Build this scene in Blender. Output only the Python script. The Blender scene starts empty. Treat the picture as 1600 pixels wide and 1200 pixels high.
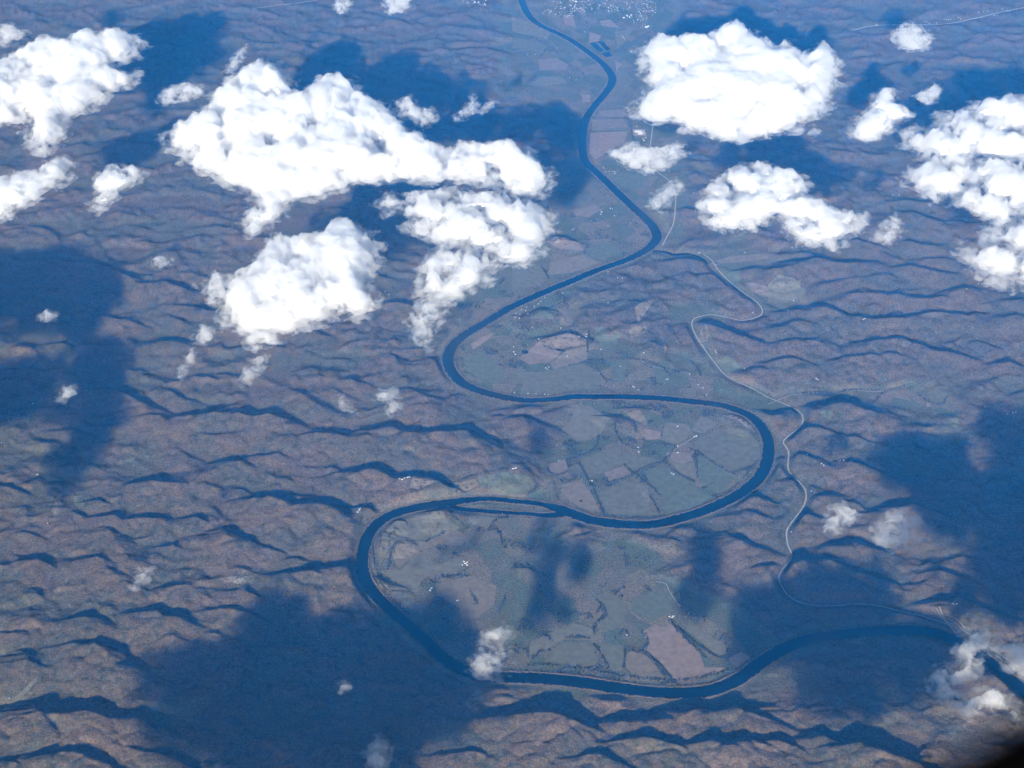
import bpy, math, random
import numpy as np
from mathutils import Vector, Matrix
random.seed(7)
rng = np.random.default_rng(7)

# ------------------------------------------------------------------ camera, world, sun, exposure
ALT = 10000.0                      # the camera flies 10 km up
PITCH = math.radians(34.0)
FPX = 2600.0                       # focal length in pixels of the 1600 px wide photograph
sc = bpy.context.scene
cd = bpy.data.cameras.new('camera')
cam = bpy.data.objects.new('camera', cd)
sc.collection.objects.link(cam)
cam.location = (0, 0, ALT)
cam.rotation_euler = (math.pi/2 - PITCH, 0, 0)
cd.sensor_width = 36.0
cd.lens = 36.0*FPX/1600.0
cd.clip_start = 0.05
cd.clip_end = 200000.0
cd.dof.use_dof = True
cd.dof.focus_distance = 16000.0
cd.dof.aperture_fstop = 4.5
sc.camera = cam

SUN_EL = math.radians(18.0)
SUN_AZ = math.radians(9.9)         # the light travels this far clockwise of +Y, away from the camera
w = bpy.data.worlds.new('World'); sc.world = w; w.use_nodes = True
wn = w.node_tree.nodes; wl = w.node_tree.links
bg = wn['Background']; sky = wn.new('ShaderNodeTexSky')
sky.sky_type = 'NISHITA'; sky.sun_disc = False
sky.sun_elevation = SUN_EL; sky.sun_rotation = math.pi + SUN_AZ
sky.altitude = 1000.0
wl.new(sky.outputs[0], bg.inputs[0]); bg.inputs[1].default_value = 0.05
sd = bpy.data.lights.new('sun', 'SUN'); sun = bpy.data.objects.new('sun', sd)
sc.collection.objects.link(sun)
sd.energy = 5.0; sd.angle = math.radians(0.53); sd.color = (1.0, 0.985, 0.965)
LDIR = Vector((math.sin(SUN_AZ)*math.cos(SUN_EL), math.cos(SUN_AZ)*math.cos(SUN_EL), -math.sin(SUN_EL)))
sun.rotation_euler = LDIR.to_track_quat('-Z', 'Y').to_euler()
sc.view_settings.view_transform = 'Standard'
sc.view_settings.look = 'None'
sc.view_settings.gamma = 1.0
sc.view_settings.use_curve_mapping = False
sc.view_settings.exposure = 0.92
cy = sc.cycles
cy.max_bounces = 12; cy.volume_bounces = 8; cy.diffuse_bounces = 3; cy.glossy_bounces = 2
cy.transparent_max_bounces = 64; cy.use_denoising = True
cy.use_adaptive_sampling = False

# ------------------------------------------------------------------ geometry helpers
SP, CP = math.sin(PITCH), math.cos(PITCH)
def G(px, py, z=0.0):
    """Where the line of sight through a point of the photograph meets the height z."""
    px = np.asarray(px, float); py = np.asarray(py, float)
    down = FPX*SP + (py-600.0)*CP
    fwd = FPX*CP - (py-600.0)*SP
    t = (ALT - z)/down
    return np.stack([t*(px-800.0), t*fwd], -1)
TILE = {'T1':(0,0),'T2':(400,0),'T3':(800,0),'T4':(1200,0),'T5':(0,300),'T6':(400,300),'T7':(800,300),'T8':(1200,300),
        'B1':(0,600),'B2':(400,600),'B3':(800,600),'B4':(1200,600),'C5':(0,900),'C6':(400,900),'C7':(800,900),'C8':(1200,900)}
def U(tile, pts):
    ox, oy = TILE[tile]
    a = np.array(pts, float)
    a = a[:, :2]/4.0 + (ox, oy)
    return a

def hash2(ix, iy, seed):
    h = (ix.astype(np.int64)*374761393 + iy.astype(np.int64)*668265263 + seed*974634777) & 0xffffffff
    h = ((h ^ (h >> 13))*1274126177) & 0xffffffff
    return h ^ (h >> 16)
def perlin(x, y, seed=0):
    ix = np.floor(x); iy = np.floor(y); fx = x-ix; fy = y-iy
    ix = ix.astype(np.int64); iy = iy.astype(np.int64)
    u = fx*fx*fx*(fx*(fx*6-15)+10); v = fy*fy*fy*(fy*(fy*6-15)+10)
    def g(a, b, dx, dy):
        an = hash2(a, b, seed).astype(np.float64)*(2*math.pi/4294967296.0)
        return np.cos(an)*dx + np.sin(an)*dy
    n00 = g(ix, iy, fx, fy); n10 = g(ix+1, iy, fx-1, fy)
    n01 = g(ix, iy+1, fx, fy-1); n11 = g(ix+1, iy+1, fx-1, fy-1)
    return ((n00*(1-u)+n10*u)*(1-v) + (n01*(1-u)+n11*u)*v)*1.5
def fbm(x, y, octs, seed=0, gain=0.5):
    s = 0; a = 1; t = 0
    for o in range(octs):
        s = s + a*perlin(x, y, seed+o*17); t += a
        x = x*2.03+11.3; y = y*2.03-7.7; a *= gain
    return s/t
def ridged(x, y, octs, seed=0, gain=0.5):
    s = 0; a = 1; t = 0
    for o in range(octs):
        s = s + a*(1-np.abs(perlin(x, y, seed+o*29))*2.0); t += a
        x = x*2.07+5.1; y = y*2.07+3.3; a *= gain
    return s/t
def sstep(a, b, x):
    t = np.clip((x-a)/(b-a), 0, 1); return t*t*(3-2*t)
def inpoly(px, py, poly):
    c = np.zeros(px.shape, bool); n = len(poly)
    for i in range(n):
        x0, y0 = poly[i]; x1, y1 = poly[(i+1) % n]
        if y0 == y1: continue
        m = ((y0 > py) != (y1 > py)) & (px < (x1-x0)*(py-y0)/(y1-y0)+x0)
        c ^= m
    return c
def segdist(px, py, a, b):
    dx, dy = b[0]-a[0], b[1]-a[1]; L = dx*dx+dy*dy+1e-9
    t = np.clip(((px-a[0])*dx+(py-a[1])*dy)/L, 0, 1)
    ex = px-(a[0]+t*dx); ey = py-(a[1]+t*dy)
    return ex, ey, t
def polydist(px, py, pts, closed=False, reach=None):
    d = np.full(px.shape, 1e9)
    n = len(pts)
    for i in range(n if closed else n-1):
        a, b = pts[i], pts[(i+1) % n]
        if reach is not None:
            m = (px > min(a[0], b[0])-reach) & (px < max(a[0], b[0])+reach) & (py > min(a[1], b[1])-reach) & (py < max(a[1], b[1])+reach)
            if not m.any(): continue
            ex, ey, t = segdist(px[m], py[m], a, b)
            d[m] = np.minimum(d[m], np.sqrt(ex*ex+ey*ey))
        else:
            ex, ey, t = segdist(px, py, a, b)
            d = np.minimum(d, np.sqrt(ex*ex+ey*ey))
    return d
def smooth_line(pts, step):
    """Catmull-Rom through pts, resampled every `step` metres; extra columns are carried along."""
    p = np.asarray(pts, float)
    q = np.vstack([2*p[0]-p[1], p, 2*p[-1]-p[-2]])
    out = []
    for i in range(1, len(q)-2):
        n = max(2, int(np.hypot(*(q[i+1]-q[i])[:2])/step))
        t = np.linspace(0, 1, n, endpoint=False)[:, None]
        out.append(0.5*((2*q[i]) + (q[i+1]-q[i-1])*t + (2*q[i-1]-5*q[i]+4*q[i+1]-q[i+2])*t*t + (3*q[i]-q[i-1]-3*q[i+1]+q[i+2])*t**3))
    out.append(p[-1:])
    return np.vstack(out)

# ------------------------------------------------------------------ object helpers
C = sc.collection
def make_mesh(name, verts, faces, mat=None, smooth=False):
    me = bpy.data.meshes.new(name)
    verts = np.asarray(verts, np.float32)
    if isinstance(faces, np.ndarray):
        k = faces.shape[1]
        me.vertices.add(len(verts)); me.vertices.foreach_set('co', verts.ravel())
        me.loops.add(faces.size); me.loops.foreach_set('vertex_index', faces.astype(np.int32).ravel())
        me.polygons.add(len(faces)); me.polygons.foreach_set('loop_start', np.arange(0, faces.size, k, dtype=np.int32))
        me.update(calc_edges=True)
    else:
        me.from_pydata([tuple(v) for v in verts.tolist()], [], faces); me.update()
    if smooth:
        me.polygons.foreach_set('use_smooth', np.ones(len(me.polygons), bool))
    if mat: me.materials.append(mat)
    return me
def link(name, me, parent=None, kind=None, label=None, cat=None, group=None, loc=None):
    o = bpy.data.objects.new(name, me); C.objects.link(o)
    if parent: o.parent = parent
    if loc is not None: o.location = loc
    if kind: o['kind'] = kind
    if label: o['label'] = label
    if cat: o['category'] = cat
    if group: o['group'] = group
    return o
def mat_basic(name, col, rough=0.9, spec=0.2):
    m = bpy.data.materials.new(name); m.use_nodes = True
    b = m.node_tree.nodes['Principled BSDF']
    b.inputs['Base Color'].default_value = (*col, 1); b.inputs['Roughness'].default_value = rough
    b.inputs['Specular IOR Level'].default_value = spec
    return m
def mat_noisy(name, col, scale, amp, rough=0.95, bump=0.0, detail=6.0, bscale=None, spec=0.0, attr=None, attr_noise=None):
    """A colour varied by object-space noise (scale in metres), with optional bump."""
    m = mat_basic(name, col, rough, spec); nt = m.node_tree; N = nt.nodes; L = nt.links
    b = N['Principled BSDF']
    tc = N.new('ShaderNodeTexCoord')
    n = N.new('ShaderNodeTexNoise'); n.inputs['Scale'].default_value = 1.0/scale; n.inputs['Detail'].default_value = detail
    n.inputs['Roughness'].default_value = 0.65
    L.new(tc.outputs['Object'], n.inputs['Vector'])
    mr = N.new('ShaderNodeMapRange'); mr.inputs['From Min'].default_value = 0.3; mr.inputs['From Max'].default_value = 0.7
    mr.inputs['To Min'].default_value = 1-amp; mr.inputs['To Max'].default_value = 1+amp
    L.new(n.outputs['Fac'], mr.inputs['Value'])
    mx = N.new('ShaderNodeVectorMath'); mx.operation = 'SCALE'
    if attr:
        a = N.new('ShaderNodeAttribute'); a.attribute_name = attr
        L.new(a.outputs['Color'], mx.inputs[0])
    else:
        mx.inputs[0].default_value = col
    L.new(mr.outputs[0], mx.inputs['Scale'])
    L.new(mx.outputs[0], b.inputs['Base Color'])
    if bump:
        n2 = N.new('ShaderNodeTexNoise'); n2.inputs['Scale'].default_value = 1.0/(bscale or scale); n2.inputs['Detail'].default_value = 4.0
        L.new(tc.outputs['Object'], n2.inputs['Vector'])
        bp = N.new('ShaderNodeBump'); bp.inputs['Strength'].default_value = 1.0; bp.inputs['Distance'].default_value = bump
        L.new(n2.outputs['Fac'], bp.inputs['Height']); L.new(bp.outputs[0], b.inputs['Normal'])
    return m

# ------------------------------------------------------------------ the traced map
# river centre line in pixels of the photograph and its width in metres
RIVER_PX = [(806,-70,125),(810,-35,125),(815,0,125),(827,25,125),(845,40,120),(862,48,120),(887,60,120),(910,75,120),(930,90,120),(945,103,125),(956,119,130),(955,132,130),
 (945,147,120),(932,162,120),(920,178,120),(913,195,120),(910,220,120),(911,240,120),(917,255,120),(935,272,120),(964,300,125),(987,322,125),(1007,340,130),(1022,357,130),(1026,372,130),
 (1015,387,120),(995,399,115),(970,410,110),(940,420,110),(910,432,110),(882,444,115),(850,457,115),(825,468,115),(797,481,115),(770,497,115),(745,512,120),(720,528,125),(706,543,130),
 (700,562,130),(704,578,130),(715,592,130),(728,602,125),(750,611,120),(775,618,115),(800,623,105),(825,626,95),(850,625,90),(875,623,95),(895,620,105),(925,620,100),(962,620,100),
 (1000,621,105),(1037,623,105),(1075,627,105),(1112,631,105),(1137,636,110),(1162,645,115),(1180,656,120),(1192,670,120),(1200,688,120),(1201,706,125),(1197,726,130),(1187,745,130),
 (1172,760,130),(1150,775,130),(1122,789,130),(1095,800,130),(1070,808,125),(1040,816,125),(1012,820,125),(982,820,130),(950,817,140),(925,813,145),(900,805,150),(875,796,130),
 (850,789,80),(825,785,75),(800,783,75),(775,780,75),(750,780,80),(720,783,110),(695,787,135),(672,790,130),(650,794,125),(625,800,120),(600,811,120),(582,827,120),(572,845,120),(567,865,120),
 (566,885,120),(570,903,120),(576,915,120),(587,930,120),(602,946,120),(618,960,120),(636,975,120),(664,1000,120),(695,1030,125),(730,1050,130),(768,1058,140),(800,1059,150),(837,1060,155),
 (875,1063,155),(912,1067,155),(950,1073,155),(987,1078,150),(1025,1082,150),(1062,1083,150),(1095,1081,150),(1120,1076,150),(1145,1066,150),(1167,1052,150),(1190,1035,150),(1225,1014,150),
 (1270,998,150),(1330,990,150),(1390,986,150),(1440,986,150),(1480,996,150),(1520,1016,150),(1560,1046,150),(1600,1080,150),(1680,1150,150)]
SIDE_CHANNEL_PX = [(700,788,60),(712,793,60),(725,796,62),(750,798,60),(775,800,58),(800,802,55),(825,803,52),(845,805,55),(866,805,80),(885,802,90)]
CREEK_PX = [(1010,391,45),(1028,393,48),(1040,394,50),(1052,398,50),(1075,397,46),(1092,402,40),(1104,411,30),(1114,424,18),(1138,447,12)]  # real creek, widened so its dark water also stands in for bank shade
def px_line(rows, step=25.0):
    a = np.array(rows, float)
    g = np.hstack([G(a[:, 0], a[:, 1]), a[:, 2:]])
    return smooth_line(g, step)
river = px_line([(x_, y_, w_*(0.93 if w_ < 145 else 0.82)) for x_, y_, w_ in RIVER_PX], 30.0); side_channel = px_line(SIDE_CHANNEL_PX, 25.0); creek = px_line(CREEK_PX, 20.0)

ROADS = {  # name: (width, pixel line)
 'valley': (15, [(1024,165),(1022,178),(1019,205),(1016,235),(1020,262),(1045,282),(1055,300),(1055,325),(1052,350),(1042,370),(1035,384)]),
 'creekside': (14, [(1100,398),(1112,407),(1122,422),(1145,445),(1165,460),(1182,472),(1191,485),(1185,495),(1160,501),(1135,496),(1110,492),(1087,497),(1081,507),(1087,525),(1100,545),(1115,565),
   (1132,585),(1152,597),(1178,609),(1200,621),(1225,631),(1245,641),(1254,652),(1251,667),(1232,682),(1224,692),(1232,707),(1232,735),(1250,755),(1259,770),(1256,790),(1237,817),(1229,832),(1231,852),
   (1237,870),(1222,892),(1217,907),(1230,930),(1250,942),(1275,947),(1305,947),(1340,945),(1370,947),(1405,955),(1440,964),(1475,975),(1512,990),(1550,1014),(1600,1050),(1680,1110)]),
 'ridge_top': (26, [(1330,48),(1362,41),(1395,39),(1425,39),(1462,39),(1495,35),(1532,27),(1575,17),(1640,5)]),
 'upper_left': (16, [(395,14),(430,9),(470,5),(520,-4),(580,-20)]),
 'farm_lane': (8, [(1025,909),(1040,912),(1045,922),(1055,938),(1063,948)]),
 'lane': (7, [(1070,966),(1078,956)]),
 'field_track': (6, [(1040,712),(1062,697),(1085,683)]),
 'east_strip': (7, [(1200,632),(1240,617),(1290,613),(1330,610),(1375,612),(1420,603)]),
 'loop_track': (6, [(1001,560),(1012,570),(1040,577),(1080,584)]),
 'north_lane': (6, [(800,81),(830,78),(850,82),(858,74)]),
 'industrial_lane': (7, [(925,203),(955,202),(985,202)]),
}
RIDGES = """
T5 70 200,410 330,410 440,435 600,435 660,460 720,490 800,520 860,560 950,560 1010,550 1080,575 1140,605
T5 45 500,490 580,505 680,495 740,500
T5 50 1050,630 1130,615 1240,615
T5 50 1000,700 1100,700 1200,710 1290,730 1380,730
T5 40 980,745 1060,770 1130,800 1180,860
T5 45 560,780 660,775 760,790 830,810 860,870
T5 45 300,940 380,938 450,960 520,955 640,950 760,945
T5 65 920,925 980,940 1040,920 1100,925 1140,945
T5 55 1340,860 1410,840 1470,855 1510,880
T5 35 140,200 240,215 320,250 370,300 400,380
T5 45 1240,210 1330,205 1430,220 1500,240
T5 35 1260,130 1330,145 1410,165 1480,190
T5 30 740,60 790,90 830,120
T5 60 630,630 690,625 750,650
T5 35 1350,1130 1420,1135 1490,1165
T5 35 1210,1075 1290,1070 1350,1090
T5 40 1010,330 1080,360 1120,420 1130,500
T5 40 1030,1030 1090,1025 1140,1035
T5 40 0,1100 120,1100 220,1105 320,1130
T5 35 660,235 740,230
T5 30 860,200 900,220 950,225
T5 30 1180,410 1230,405 1280,400
T6 50 770,390 860,420 1000,420
T6 65 610,480 680,490 750,515
T6 50 900,245 1000,235 1100,215 1180,205
T6 65 790,700 870,680 920,690 970,710
T6 50 340,750 430,715 520,700
T6 65 300,830 350,860 390,890
T6 50 560,860 610,860 670,885
T6 45 810,910 860,915 900,930
T6 50 60,955 120,955 180,975
T6 35 480,1025 570,1035
T6 30 700,840 770,845 820,865
T6 50 820,980 870,1030 910,1080 930,1110
T6 60 560,1140 610,1170 680,1195
T6 45 330,1140 400,1140 460,1175
T6 45 900,975 1020,970 1080,990
T6 65 1080,1010 1120,1060 1160,1100
T6 35 230,980 300,985 360,1010
T7 60 1040,105 1090,92 1170,95
T7 35 640,490 700,520 760,555
T7 55 960,410 1020,420 1100,408 1180,425 1240,450
T7 60 1080,480 1160,515 1240,510 1300,530 1340,590 1390,630 1450,660 1500,690
T7 50 590,800 670,750 740,715 820,685 890,655
T7 45 60,800 120,770 180,740 240,720
T7 50 200,915 280,895 360,880 400,885
T7 85 1170,790 1250,825 1340,860 1400,885 1480,905 1600,925
T7 50 1290,1030 1370,1000 1440,975
T7 30 940,840 990,870
T7 60 1440,1150 1500,1120 1560,1090 1600,1070
T7 45 250,265 330,280 400,300
T7 50 1230,170 1300,185
T7 50 1490,215 1560,230 1600,250
T7 55 1460,500 1520,470 1600,465
T7 30 1000,600 1080,590
T7 30 320,670 400,640 460,590
T7 30 1060,150 1130,145
T8 80 0,465 90,470 160,455 230,430 310,405 400,425 500,440 580,430 680,405
T8 40 380,370 450,350 540,340 600,345
T8 75 500,295 560,290 620,320
T8 70 620,215 700,205 780,165 830,135 890,115 960,140 1020,165 1080,190 1150,235
T8 50 750,50 860,45 980,55 1100,75 1200,80 1290,85
T8 50 1090,180 1170,170 1270,190 1360,170
T8 55 820,295 890,300 960,325 1040,330 1120,310
T8 40 700,355 760,390 820,425
T8 50 930,430 1010,410 1120,412 1200,415
T8 65 850,465 890,452 960,470 1040,490 1200,490
T8 60 290,600 370,570 460,540 560,530 650,520 740,503 800,505
T8 70 430,670 500,645 580,620 660,620 760,630 860,640 950,660 1060,650 1160,625 1230,595 1280,570
T8 50 580,730 640,700 720,690 830,698
T8 90 240,750 290,720 350,715 410,735 460,765 500,790
T8 80 490,765 560,770 640,785 760,785 900,780 980,755 1060,745 1150,752 1250,765 1310,725
T8 75 0,875 80,850 150,815 230,800 350,800
T8 75 0,920 100,925 200,920 300,920 380,912
T8 70 0,1070 80,1045 160,1030 200,1030
T8 80 600,980 640,945 700,915 800,915 880,925 960,955 1040,985 1120,990 1210,988
T8 80 500,1060 550,1030 600,1015 700,1010 800,1003 870,1000
T8 55 900,890 950,850 1010,825 1100,820
T8 45 660,1120 720,1100 790,1085
T8 75 1480,800 1500,775 1560,760 1600,765
T8 70 1510,690 1550,665 1600,645
T8 45 1280,920 1360,945 1440,980
T8 65 1440,1060 1500,1055 1570,1065
T8 40 200,985 270,990 340,985
T8 40 1040,930 1080,905
B1 75 490,15 600,25 700,35 780,60 860,100 920,130 960,150
B1 75 850,205 920,190 990,190 1040,225 1050,260
B1 85 1080,210 1150,190 1230,185 1300,185 1340,170 1400,175 1500,180 1600,180
B1 60 1180,290 1260,305 1340,315 1430,305 1500,290 1600,270
B1 50 1000,10 1070,40 1130,80 1200,130
B1 45 340,285 450,275 540,300
B1 45 1110,400 1180,450 1260,500
B1 70 840,600 910,605 1010,610 1100,615 1180,610 1250,570 1310,535 1400,500 1480,475 1580,480
B1 65 1230,580 1290,620 1350,665
B1 55 850,715 930,700 1010,690 1090,685
B1 40 560,720 620,725 680,740
B1 55 1140,670 1190,700 1250,740
B1 45 1400,630 1480,650 1560,665
B1 65 570,825 700,815 780,845 860,835 960,830 1070,830
B1 65 1160,815 1230,830 1290,855
B1 85 1370,870 1410,920 1450,960 1540,960
B1 70 620,870 690,910 730,960 760,1020 810,1080 870,1140
B1 70 500,1060 560,1085 630,1090 660,1130 720,1180 780,1200
B1 65 170,1090 230,1090 290,1115
B1 55 1020,1010 1080,1000 1120,1020
B1 50 1190,985 1240,1000
B1 55 1320,1040 1400,1060 1480,1090
B1 55 1440,1120 1500,1140 1560,1170
B1 65 0,615 40,635 75,650
B1 45 420,770 490,810 550,870
B1 45 880,1090 960,1060 1050,1030
B1 40 1400,830 1490,805 1580,830
B1 40 60,940 150,920 260,950
B1 35 640,600 720,590 800,590
B2 85 0,185 60,185 120,190 180,225 240,270
B2 50 0,270 70,285
B2 75 130,355 190,320 240,315 310,380
B2 80 270,305 340,300 430,300 500,300 570,300
B2 85 620,305 700,315 770,290 850,265 910,275
B2 100 940,290 1000,290 1060,305 1130,290 1220,285 1320,290 1360,330 1400,375 1450,430 1520,490
B2 60 0,460 60,440 130,430 180,460
B2 60 200,10 280,50 350,100 420,150 480,200
B2 50 450,0 520,50 600,120
B2 70 940,5 1010,40 1070,80 1100,140 1110,210
B2 45 300,435 400,430 460,410 520,415
B2 90 570,585 640,550 720,530 780,545 850,580 930,580 1030,580 1110,600 1210,640
B2 60 1080,350 1130,390 1180,430 1240,480 1290,530 1350,600
B2 55 840,340 900,385
B2 45 400,525 470,515 510,530
B2 80 0,710 60,700 130,710 190,750 220,790
B2 100 270,755 320,745 400,745 470,760 510,790 545,840 550,865
B2 80 130,815 200,825 230,890
B2 65 490,910 540,880 580,865
B2 75 600,775 660,765 710,775 760,780
B2 75 360,915 420,930 460,960
B2 90 430,1145 520,1140 590,1160 630,1180
B2 90 230,1195 300,1170 360,1165 410,1195
B2 50 200,1075 260,1080 320,1120
B2 55 0,1030 80,1020 150,1040
B2 40 270,845 330,825 390,830
B2 40 1140,110 1200,90 1270,50
B2 35 540,440 640,430 700,440
B2 35 40,600 160,580 270,600
B3 65 0,185 60,200 110,250 155,310
B3 65 1450,760 1510,800 1560,830 1600,860
B3 65 1480,690 1540,700 1590,730
B3 70 1330,905 1390,950 1450,1000 1520,1060
B3 35 370,975 450,940 510,915
B3 30 180,190 250,170 330,130
B3 30 560,185 640,205 720,220 775,285
B3 30 690,140 760,145 860,148
B3 40 100,1130 160,1170
B3 60 1500,150 1560,165 1600,175
B4 65 0,175 80,190 190,205
B4 90 250,195 320,150 400,125 470,110 540,125 590,145 640,160
B4 50 450,220 520,210 600,212
B4 85 220,280 280,265 320,265 390,275
B4 60 470,325 540,322 620,335
B4 55 180,330 240,360 300,380 400,390
B4 70 150,460 190,440 240,440 300,475 370,510
B4 65 470,460 520,480 570,500
B4 40 480,430 540,410 600,400
B4 45 640,460 730,440
B4 65 290,705 350,690 440,665
B4 65 130,560 180,600 230,640
B4 80 740,810 800,785 860,765 920,750 980,770
B4 70 170,880 200,840 250,810 330,805
B4 80 430,1050 490,1020 540,985 600,970
B4 105 150,1160 200,1110 270,1110 350,1100 420,1110 480,1150 560,1170
B4 60 0,870 40,900
B4 60 10,570 50,510 90,450
B4 45 930,290 990,300
B4 50 640,190 720,180 830,180
B4 65 1020,1190 1080,1160 1150,1150
C5 75 0,950 40,990 120,1010 200,1010 240,1030
C5 110 210,770 240,850 320,860 400,860 480,850 560,850 640,860 700,870
C5 65 0,910 60,870 130,850 200,830
C5 90 740,930 800,900 860,890 920,950
C5 115 170,1200 240,1140 320,1110 400,1090 480,1100 540,1130 570,1190
C5 90 510,380 580,410 640,460 700,500 740,560 780,640
C5 80 470,240 540,250 640,235
C5 80 920,195 970,205 1030,245 1100,250 1180,245
C5 55 1000,80 1080,60 1160,50 1230,40
C5 65 1010,360 1080,365 1150,345
C5 55 1280,330 1340,350 1400,345
C5 65 1370,205 1430,195 1490,205 1560,200
C5 60 1440,70 1520,80 1590,100
C5 60 390,275 450,300
C5 70 640,1030 700,1040 780,1065 860,1090 950,1100 1050,1130 1150,1190
C5 65 170,440 180,520 200,620
C5 65 0,1190 60,1185 120,1200
C5 65 700,20 780,30 830,20
C5 40 0,50 80,30 160,15
C5 40 30,370 100,345 160,335
C5 45 570,30 620,80
C6 60 1230,1100 1320,1095 1420,1110 1500,1120
C6 50 60,140 120,130 200,120
C6 50 250,30 330,60 420,110
C6 65 350,1140 430,1090 520,1050 600,1020
C7 110 60,870 120,850 200,850 290,870 350,890 410,900
C7 65 0,940 50,900
C7 80 0,1055 80,1035 160,1030 240,1045 300,1065
C7 75 580,910 680,905 780,900 880,895
C7 105 690,1005 780,1010 880,1020 960,1040 1040,1055 1090,1070
C7 110 500,1060 560,1110 620,1150 690,1195
C7 85 940,890 1010,890 1080,860 1150,830 1230,800
C7 90 1290,830 1360,830 1440,830 1540,835
C7 120 1180,1045 1260,1030 1330,1055 1420,1050 1500,1020 1600,1020
C7 65 1460,1160 1530,1120 1600,1100
C7 80 1050,1130 1110,1150 1180,1200
C7 65 800,1180 880,1170 950,1180
C8 90 0,1015 60,1025 130,1060
C8 75 300,960 360,1000 430,1040
C8 110 510,1060 570,1040 640,1070 720,1090 800,1100
C8 55 150,1080 220,1100 300,1090
C8 55 50,1150 140,1130
C8 90 960,200 1040,195 1120,175 1200,140 1270,135
C8 55 900,60 960,40 1050,10
C8 65 1350,260 1420,230 1490,230
C8 85 1460,560 1520,600 1590,670
C8 80 280,1180 400,1150 500,1160 580,1190
T1 45 310,900 380,912 460,905 520,890 570,910
T1 50 650,885 720,875 810,870
T1 35 640,730 670,770 690,830
T1 35 750,680 820,740 880,800
T1 50 550,950 580,990
T1 35 940,690 1010,700 1060,720
T1 40 1180,1045 1260,1050 1310,1070 1360,1110
T1 35 0,870 60,880 110,900
T1 35 50,15 100,25 150,60
T2 45 30,155 90,180 130,220 150,250
T2 45 200,240 260,270 310,280 350,300
T2 40 300,190 380,200 440,205 470,220
T2 40 400,50 450,75 510,100
T2 50 800,100 870,112 940,140 1000,180
T2 45 1180,140 1260,160 1380,180 1480,185 1560,215
T2 35 1150,205 1250,210 1340,240
T2 50 1200,300 1320,298 1420,290 1480,305 1520,325
T2 35 1200,345 1300,350 1400,358
T2 35 980,10 1040,30
T2 30 1230,80 1330,100 1420,140
T2 35 1400,75 1530,80 1590,95
T4 50 340,905 440,935 530,945 600,965
T4 50 280,1065 360,1080 430,1110 500,1140
T4 35 200,745 270,740 350,755
T4 35 460,230 520,225 580,215
T4 40 720,410 790,395 870,370
T4 30 230,205 300,205 370,225
T4 30 1030,220 1090,195
T4 30 1300,245 1360,200 1400,180
T4 30 430,65 520,50
T4 30 380,640 470,630
T4 30 310,720 420,700
T3 35 1120,970 1190,965 1240,1000
T3 40 1000,1065 1090,1050
T3 45 1080,1165 1180,1160
"""
ridges = []
for ln in RIDGES.strip().splitlines():
    f = ln.split(); h = float(f[1])
    p = U(f[0], [tuple(map(float, s.split(','))) for s in f[2:]])
    g = G(p[:, 0], p[:, 1], h*1.1)
    n = len(g); prof = np.array([1.0]*n); prof[0] = 0.55; prof[-1] = 0.5
    g = smooth_line(np.column_stack([g, prof*h]), 60.0)
    ridges.append(g*np.array([1,1,1.22]))

FLATS = [  # broad valley floors, in pixels
 [(700,600),(690,560),(720,520),(800,475),(865,450),(900,475),(870,520),(925,530),(1000,560),(1080,590),(1080,612),(900,610),(850,622),(800,616),(740,608)],
 [(905,625),(1000,628),(1150,645),(1195,680),(1195,740),(1130,790),(1020,818),(950,810),(880,780),(860,700),(890,650)],
 [(560,800),(700,795),(880,805),(850,850),(960,850),(1050,870),(1000,900),(1150,960),(1210,1010),(1150,1060),(1060,1078),(900,1062),(780,1055),(640,980),(575,920)],
 [(690,470),(800,390),(860,300),(900,240),(1000,310),(1030,380),(900,440),(760,510)],
 [(800,-60),(1060,-60),(1050,60),(1040,150),(1060,300),(1050,380),(1000,350),(920,260),(900,180),(800,150),(780,60)],
 [(1060,480),(1120,500),(1130,560),(1200,615),(1140,625),(1060,600),(1075,530)],
 [(1100,400),(1160,395),(1290,440),(1250,490),(1180,470)],
 [(700,745),(800,735),(850,750),(860,790),(700,790)],
 [(1300,610),(1430,600),(1480,640),(1400,630)],
 [(1100,600),(1250,600),(1260,650),(1200,650)],
 [(-60,940),(60,1060),(0,1120),(-60,1100)], [(90,1070),(200,1100),(300,1105),(290,1120),(170,1120),(80,1090)],
]
flats = [G(np.array(p)[:, 0], np.array(p)[:, 1]) for p in FLATS]
road_lines = {k: smooth_line(G(np.array(p)[:, 0], np.array(p)[:, 1]), 25.0) for k, (wd, p) in ROADS.items()}
SX, SY = math.sin(SUN_AZ), math.cos(SUN_AZ)

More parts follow.
